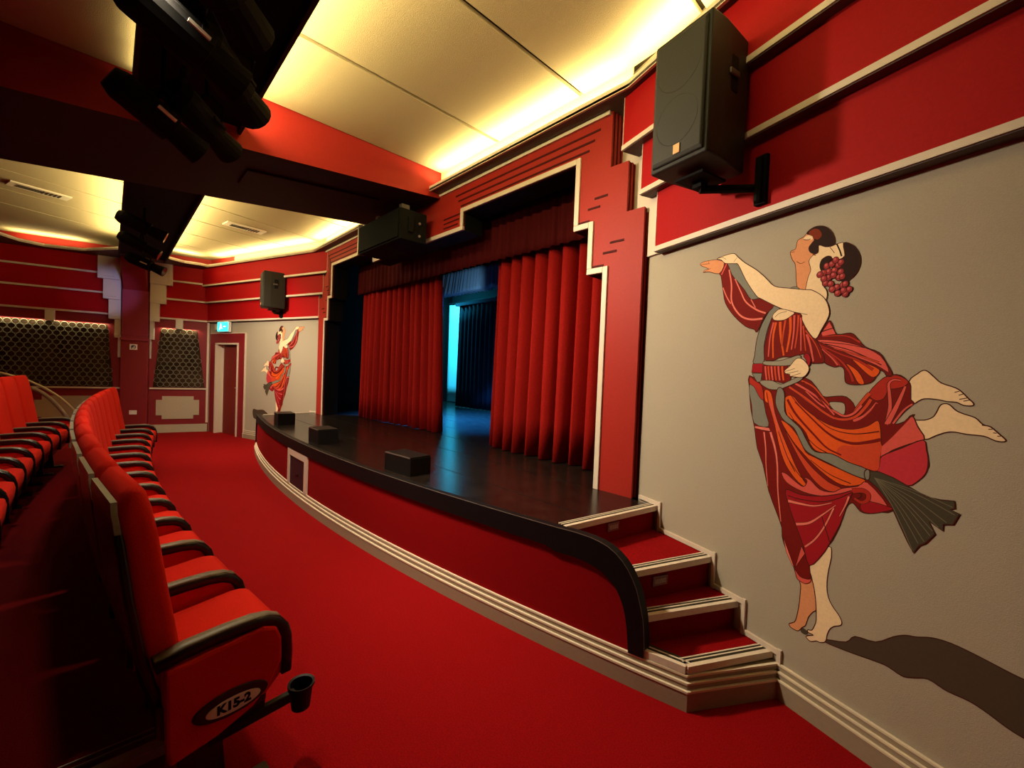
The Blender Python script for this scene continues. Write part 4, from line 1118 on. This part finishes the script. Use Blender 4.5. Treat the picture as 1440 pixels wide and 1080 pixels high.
M.stroke('skirt', 2, [(420, 745), (560, 840), (700, 950), (800, 1010)], .010, .010, 'or2', outline=.004)
M.stroke('skirt', 2, [(470, 715), (600, 790), (720, 890), (800, 980)], .010, .007, 'pk', outline=.004)
M.stroke('skirt', 2, [(520, 690), (620, 740), (700, 830), (760, 900)], .008, .006, 'or2', outline=.004)
# lower left orange pleats
M.shape('skirt', 4, [(215, 20), (250, 60), (300, 240), (340, 420), (390, 560), (470, 680), (540, 742), (566, 730), (540, 690), (480, 580), (420, 440), (350, 270), (300, 120), (270, -40), (215, -70)], 'or', .003)
M.shape('skirt', 4, [(350, 190), (420, 228), (500, 330), (560, 455), (640, 500), (760, 560), (900, 620), (1060, 690), (1020, 730), (900, 740), (800, 700), (680, 610), (560, 490), (450, 360)], 'or', .003)
M.shape('skirt', 4, [(385, 270), (490, 430), (610, 580), (750, 705), (862, 760), (820, 790), (720, 770), (610, 670), (500, 500)], 'or2', .003)
M.stroke('skirt', 4, [(255, 20), (290, 130), (340, 300), (400, 500)], .012, .005, 'pk')
M.shape('skirt', 4, [(355, 628), (400, 640), (470, 700), (540, 746), (572, 700), (545, 668), (600, 690), (680, 770), (790, 792), (860, 762), (1000, 742), (1080, 710), (1250, 910), (1090, 880), (1065, 800), (980, 780), (860, 810), (700, 826), (540, 790), (400, 712)], 'pk', .003)
M.shape('skirt', 4, [(1020, 900), (1090, 870), (1250, 912), (1290, 940), (1120, 972), (1040, 955)], 'cr', .003)
# crimson lower skirt
M.shape('skirt', 6, [(325, 60), (480, 112), (690, 127), (880, 102), (1000, 72), (985, 130), (935, 250), (872, 420), (772, 602), (702, 712), (565, 830), (500, 620), (430, 430), (360, 230)], 'cr')
M.stroke('skirt', 6, [(350, 175), (480, 205), (620, 226), (790, 195)], .013, .003, 'lp', outline=.004)
M.stroke('skirt', 6, [(430, 410), (560, 398), (690, 320), (830, 220)], .013, .003, 'lp', outline=.004)
M.stroke('skirt', 6, [(520, 640), (620, 565), (720, 430), (810, 250)], .008, .006, 'lp', outline=.004)
M.stroke('skirt', 6, [(965, 130), (930, 220), (870, 330)], .008, .003, 'lp', outline=.004)
M.stroke('skirt', 6, [(345, 120), (480, 160), (690, 185), (860, 150), (1000, 90), (1080, 100), (1080, 140), (1000, 165)], .004, .004, 'line')
M.stroke('skirt', 6, [(690, 330), (730, 460), (770, 590)], .004, .004, 'line')
M.stroke('skirt', 6, [(1000, 75), (1100, 70), (1160, 110), (1150, 170), (1090, 190), (1020, 150)], .020, .010, 'r', outline=.004)
# dark front panel stripes and hem
M.stroke('skirt', 4, [(208, 285), (222, 420), (225, 560), (240, 740)], .008, .003, 'lp')
M.stroke('skirt', 4, [(262, 285), (300, 420), (320, 560), (325, 780), (350, 1040)], .012, .004, 'lp')
M.shape('skirt', 6, [(485, 630), (520, 710), (420, 852)], 'pk', .003, 0)
M.shape('skirt', 6, [(300, 540), (340, 650), (405, 830), (395, 835), (330, 690)], 'lp', .002, 0)
M.shape('skirt', 6, [(418, 870), (470, 940), (545, 968), (582, 965), (570, 1000), (520, 1012), (458, 978), (436, 945)], 'pk', .003)
# grey hip panel and trims
M.shape('skirt', 2, [(90, 712), (125, 740), (170, 830), (200, 850), (222, 960), (246, 1078), (125, 1048), (105, 900), (85, 790)], 'gr', .003)
M.shape('skirt', 2, [(92, 660), (130, 690), (190, 740), (205, 850), (170, 830), (125, 745), (86, 715)], 'r', .003)
M.shape('skirt', 4, [(130, 232), (250, 248), (262, 280), (190, 268), (130, 252)], 'lp', .003, 0)
# flying drapery behind the back
M.shape('flying_drape', 2, [(640, 345), (700, 270), (760, 185), (790, 230), (826, 300), (940, 290), (992, 330), (1060, 405), (1180, 455), (1242, 540), (1292, 640), (1245, 652), (1222, 620), (1180, 608), (1140, 680), (1090, 715), (1000, 726), (920, 720), (892, 690), (885, 600), (850, 570), (800, 577), (720, 540), (690, 470), (655, 400)], 'dr')
M.shape('flying_drape', 2, [(655, 350), (800, 352), (1000, 392), (1190, 480), (1262, 620), (1150, 560), (950, 480), (760, 400)], 'pk', .003)
M.shape('flying_drape', 2, [(690, 290), (760, 195), (815, 298), (700, 318)], 'pk', .003, 0)
M.shape('flying_drape', 2, [(935, 490), (1060, 540), (1185, 600), (1135, 665), (1060, 620)], 'or', .003)
M.shape('flying_drape', 2, [(900, 545), (1000, 610), (1055, 712), (1005, 715), (950, 620)], 'or', .003)
M.stroke('flying_drape', 2, [(690, 365), (900, 385), (1060, 415)], .003, .003, 'line')
M.stroke('flying_drape', 2, [(720, 380), (950, 440), (1200, 560)], .004, .004, 'line')
M.stroke('flying_drape', 2, [(690, 280), (800, 245)], .005, .004, 'line', 2)
M.stroke('flying_drape', 2, [(660, 380), (760, 460), (850, 565)], .010, .004, 'r')
for p, w, c in (([(700, 400), (860, 470), (1000, 520), (1130, 600)], .009, 'r'), ([(720, 430), (850, 520), (930, 620), (960, 700)], .010, 'r'), ([(690, 420), (780, 500), (830, 560)], .007, 'pk'), ([(700, 320), (900, 315), (1020, 370)], .008, 'r'), ([(800, 420), (980, 470), (1180, 540)], .006, 'or2')):
    M.stroke('flying_drape', 2, p, w*.5, w, c, outline=.003)
for p, w in (([(230, 790), (260, 950), (300, 1075)], .006), ([(400, 760), (470, 860), (560, 960), (640, 1040)], .005), ([(540, 700), (640, 800), (740, 930)], .005)):
    M.stroke('skirt', 2, p, w*.6, w, 'dr')
for p, w in (([(420, 120), (520, 270), (640, 400), (740, 460)], .004), ([(600, 120), (760, 250), (960, 300), (1180, 280)], .004), ([(420, 520), (500, 640), (560, 700)], .004), ([(600, 520), (760, 640), (940, 720)], .004), ([(330, 280), (400, 480), (470, 620)], .004)):
    M.stroke('skirt', 4, p, w*.6, w, 'line')
# bodice
M.shape('bodice', 2, [(280, 160), (330, 187), (370, 180), (400, 150), (460, 120), (530, 122), (545, 200), (590, 280), (645, 345), (690, 420), (720, 530), (640, 545), (605, 540), (565, 470), (480, 480), (430, 492), (380, 490), (330, 500), (290, 520), (215, 515), (208, 430), (250, 250)], 'dr')
for p, w, c in (([(290, 200), (260, 330), (245, 490)], .010, 'pk'), ([(310, 200), (285, 330), (285, 500)], .012, 'or'), ([(345, 195), (350, 320), (375, 480)], .014, 'or'), ([(390, 180), (370, 300), (360, 400)], .010, 'or2'), ([(430, 150), (430, 280), (400, 450)], .014, 'or'), ([(465, 140), (460, 280), (440, 430)], .010, 'pk'), ([(500, 140), (490, 280), (470, 420)], .010, 'or2'), ([(520, 160), (520, 300), (520, 440)], .009, 'pk'), ([(540, 230), (550, 340), (560, 440)], .008, 'or2'), ([(570, 300), (600, 400), (625, 530)], .012, 'pk'), ([(560, 270), (640, 380), (690, 500)], .006, 'or2')):
    M.stroke('bodice', 2, p, w, w*.6, c, outline=.003)
M.shape('bodice', 2, [(200, 560), (300, 570), (390, 560), (425, 600), (432, 680), (380, 712), (280, 692), (195, 682)], 'dr', .003)
for x, c in ((220, 'pk'), (245, 'or2'), (272, 'pk'), (300, 'or2'), (330, 'pk'), (362, 'or')): M.stroke('bodice', 2, [(x, 570), (x+4, 630), (x+12, 690)], .010, .008, c, outline=.002)
# grey straps, belts and the long sash
M.shape('sash', 2, [(350, 92), (280, 58), (250, 110), (190, 220), (150, 340), (130, 480), (120, 545), (205, 548), (210, 400), (240, 260), (290, 140)], 'gr')
M.shape('sash', 2, [(115, 550), (200, 547), (195, 627), (105, 622)], 'cr', .003, 0)
M.shape('sash', 2, [(108, 630), (192, 630), (182, 702), (150, 702)], 'gr', .003, 0)
M.shape('sash', 2, [(210, 528), (330, 525), (440, 495), (500, 478), (520, 500), (440, 560), (300, 566), (210, 556)], 'gr2', .003)
M.shape('sash', 2, [(190, 690), (280, 692), (350, 722), (430, 690), (520, 650), (542, 662), (500, 700), (400, 742), (330, 766), (250, 762), (180, 716)], 'gr2', .003)
M.shape('sash', 4, [(305, 40), (320, -70), (350, -90), (382, -40), (384, 110), (440, 180), (520, 258), (572, 360), (640, 450), (780, 468), (920, 538), (1062, 590), (1092, 640), (1062, 682), (900, 620), (760, 550), (640, 492), (560, 440), (510, 350), (460, 250), (380, 190), (340, 130)], 'gr')
M.shape('tassel', 5, [(340, 368), (380, 373), (460, 380), (580, 430), (720, 510), (860, 590), (980, 617), (1095, 627), (1100, 690), (1060, 700), (1140, 735), (1085, 825), (1000, 825), (1000, 880), (880, 800), (932, 905), (850, 985), (800, 1000), (750, 1065), (700, 970), (630, 820), (560, 660), (450, 520), (370, 450)], 'ts', .004, 0)
for q in ((740, 1040), (790, 985), (840, 970), (890, 920), (910, 880), (960, 850), (1030, 810), (1100, 745), (1080, 680), (690, 920)):
    M.stroke('tassel', 5, [(420, 430), (420+(q[0]-420)*.5, 430+(q[1]-430)*.42), q], .002, .003, 'ts2')
M.shape('tassel', 5, [(338, 380), (360, 360), (382, 378), (378, 440), (352, 448), (338, 420)], 'gr', .004)
# sleeve of the forward arm
M.shape('forward_sleeve', 1, [(300, 405), (365, 398), (440, 520), (535, 665), (480, 662), (420, 590), (350, 500)], 'gr', 0)
M.shape('forward_sleeve', 1, [(265, 385), (300, 402), (332, 480), (382, 540), (432, 602), (480, 670), (560, 665), (660, 715), (592, 790), (552, 870), (522, 925), (505, 905), (440, 882), (350, 802), (282, 702), (262, 600), (246, 490), (228, 460)], 'dr')
M.stroke('forward_sleeve', 1, [(310, 440), (328, 560), (330, 690), (390, 790), (470, 826), (570, 820)], .008, .010, 'lp')
M.stroke('forward_sleeve', 1, [(262, 580), (290, 650), (322, 705)], .006, .006, 'lp')
M.stroke('forward_sleeve', 1, [(355, 510), (400, 610), (440, 690), (520, 750), (595, 778)], .006, .009, 'lp')
M.stroke('forward_sleeve', 1, [(480, 672), (515, 735)], .005, .005, 'lp', 2)
M.stroke('forward_sleeve', 1, [(290, 395), (250, 480)], .008, .008, 'pk', 2, outline=.003)
M.shape('far_hand', 1, [(85, 395), (112, 378), (160, 368), (222, 363), (272, 390), (232, 470), (150, 455), (108, 462), (125, 440), (150, 432), (98, 412)], 'tan', .003)
for a, b in (((90, 400), (160, 392)), ((110, 460), (165, 430)), ((150, 375), (152, 392))): M.stroke('far_hand', 1, [a, b], .0022, .0022, 'line', 2)
# heads and necks
M.shape('first_head', 1, [(920, 158), (890, 185), (845, 212), (832, 262), (822, 282), (786, 302), (802, 362), (822, 390), (830, 450), (836, 560), (860, 600), (915, 595), (922, 520), (946, 440), (932, 370), (980, 310), (945, 250), (975, 200)], 'tan', .003)
M.shape('first_head', 1, [(912, 158), (950, 120), (1000, 100), (1060, 104), (1110, 148), (1132, 210), (1112, 265), (1010, 262), (985, 315), (940, 302), (932, 262), (972, 210), (950, 172)], 'hair', .003)
M.shape('first_head', 1, [(930, 152), (970, 122), (1012, 130), (1032, 170), (1000, 205), (962, 188)], 'br', 0)
M.shape('first_head', 1, [(885, 205), (915, 175), (958, 180), (955, 208), (920, 205)], 'skin', 0)
M.stroke('first_head', 1, [(888, 204), (920, 208), (945, 200)], .003, .003, 'line', 3)
M.stroke('first_head', 1, [(835, 375), (868, 392), (900, 378)], .0025, .0025, 'line', 3)
M.stroke('first_head', 1, [(790, 305), (820, 300)], .0025, .0025, 'line', 2)
M.shape('collar', 1, [(790, 580), (830, 570), (860, 590), (850, 605), (790, 600)], 'gr', .002)
M.shape('second_head', 1, [(1008, 250), (1060, 262), (1105, 258), (1150, 240), (1212, 232), (1210, 330), (1150, 362), (1075, 345), (1035, 400), (1025, 480), (1040, 560), (1072, 610), (1050, 680), (900, 640), (905, 590), (925, 500), (946, 440), (932, 375), (960, 330), (1005, 305)], 'skin', .003)
M.stroke('second_head', 1, [(1095, 265), (1120, 295), (1130, 310)], .0025, .0025, 'line', 3)
M.stroke('second_head', 1, [(960, 320), (985, 330)], .004, .003, 'br', 2)
M.shape('second_head', 1, [(1200, 232), (1270, 245), (1320, 310), (1332, 385), (1302, 462), (1242, 522), (1190, 545), (1180, 400), (1212, 335)], 'hair', .003)
M.shape('second_head', 1, [(1016, 420), (1030, 362), (1080, 332), (1112, 350), (1062, 402), (1042, 462)], 'hair', .002)
M.stroke('second_head', 1, [(1148, 238), (1172, 290), (1186, 335)], .006, .006, 'hair', 3)
# back, shoulder and near arm
M.shape('near_arm', 1, [(215, 355), (270, 332), (345, 313), (378, 340), (432, 385), (522, 440), (592, 500), (662, 567), (760, 582), (900, 595), (960, 600), (1042, 650), (1082, 720), (1086, 800), (1032, 900), (982, 978), (920, 912), (878, 830), (868, 785), (760, 757), (682, 727), (562, 667), (520, 640), (440, 520), (382, 402), (350, 392), (280, 390), (250, 365)], 'skin', .0035)
M.stroke('near_arm', 1, [(760, 757), (860, 778), (920, 790)], .003, .002, 'line', 3)
M.stroke('near_arm', 1, [(345, 380), (372, 345)], .002, .002, 'line', 2)
M.stroke('near_arm', 1, [(215, 355), (255, 345), (285, 358)], .002, .002, 'line', 3)
M.shape('chest', 1, [(648, 800), (672, 768), (712, 745), (815, 770), (792, 800), (735, 832), (662, 832)], 'skin', .003)
M.stroke('chest', 1, [(668, 810), (700, 780), (760, 765)], .002, .002, 'line', 3)
for p in ((1070, 410), (1110, 395), (1160, 405), (1085, 455), (1130, 445), (1178, 455), (1045, 465), (1085, 500), (1122, 482), (1165, 500), (1060, 545), (1100, 550), (1150, 575), (1195, 560), (1245, 592), (1112, 592), (1155, 622), (1215, 628), (1192, 492), (1140, 365), (1182, 382), (1018, 478), (1048, 510), (1200, 600), (1215, 550)):
    M.blob('grapes', 1, p, 25, 'gp', 10, .003); M.blob('grapes', 1, (p[0]-5, p[1]-6), 11, 'gl', 8)
# hand at the waist
M.shape('waist_hand', 2, [(385, 608), (430, 568), (482, 508), (532, 508), (582, 560), (587, 612), (542, 662), (470, 660), (428, 652), (430, 640), (395, 632)], 'skin', .003)
for a, b in (((390, 615), (470, 590)), ((400, 634), (500, 610)), ((440, 655), (520, 630))): M.stroke('waist_hand', 2, [a, b], .0022, .0022, 'line', 2)
M.shape('waist_hand', 2, [(545, 485), (575, 460), (605, 500), (598, 555), (582, 560), (568, 520)], 'cr', .003)
M.build(NEAR, 'big painted mural of two dancers in flowing red and orange robes on the right wall')
M.build(FAR, 'same dancers mural mirrored on the far wall beside the door', skip=('painted_shadow', 'standing_legs') if 0 else ())
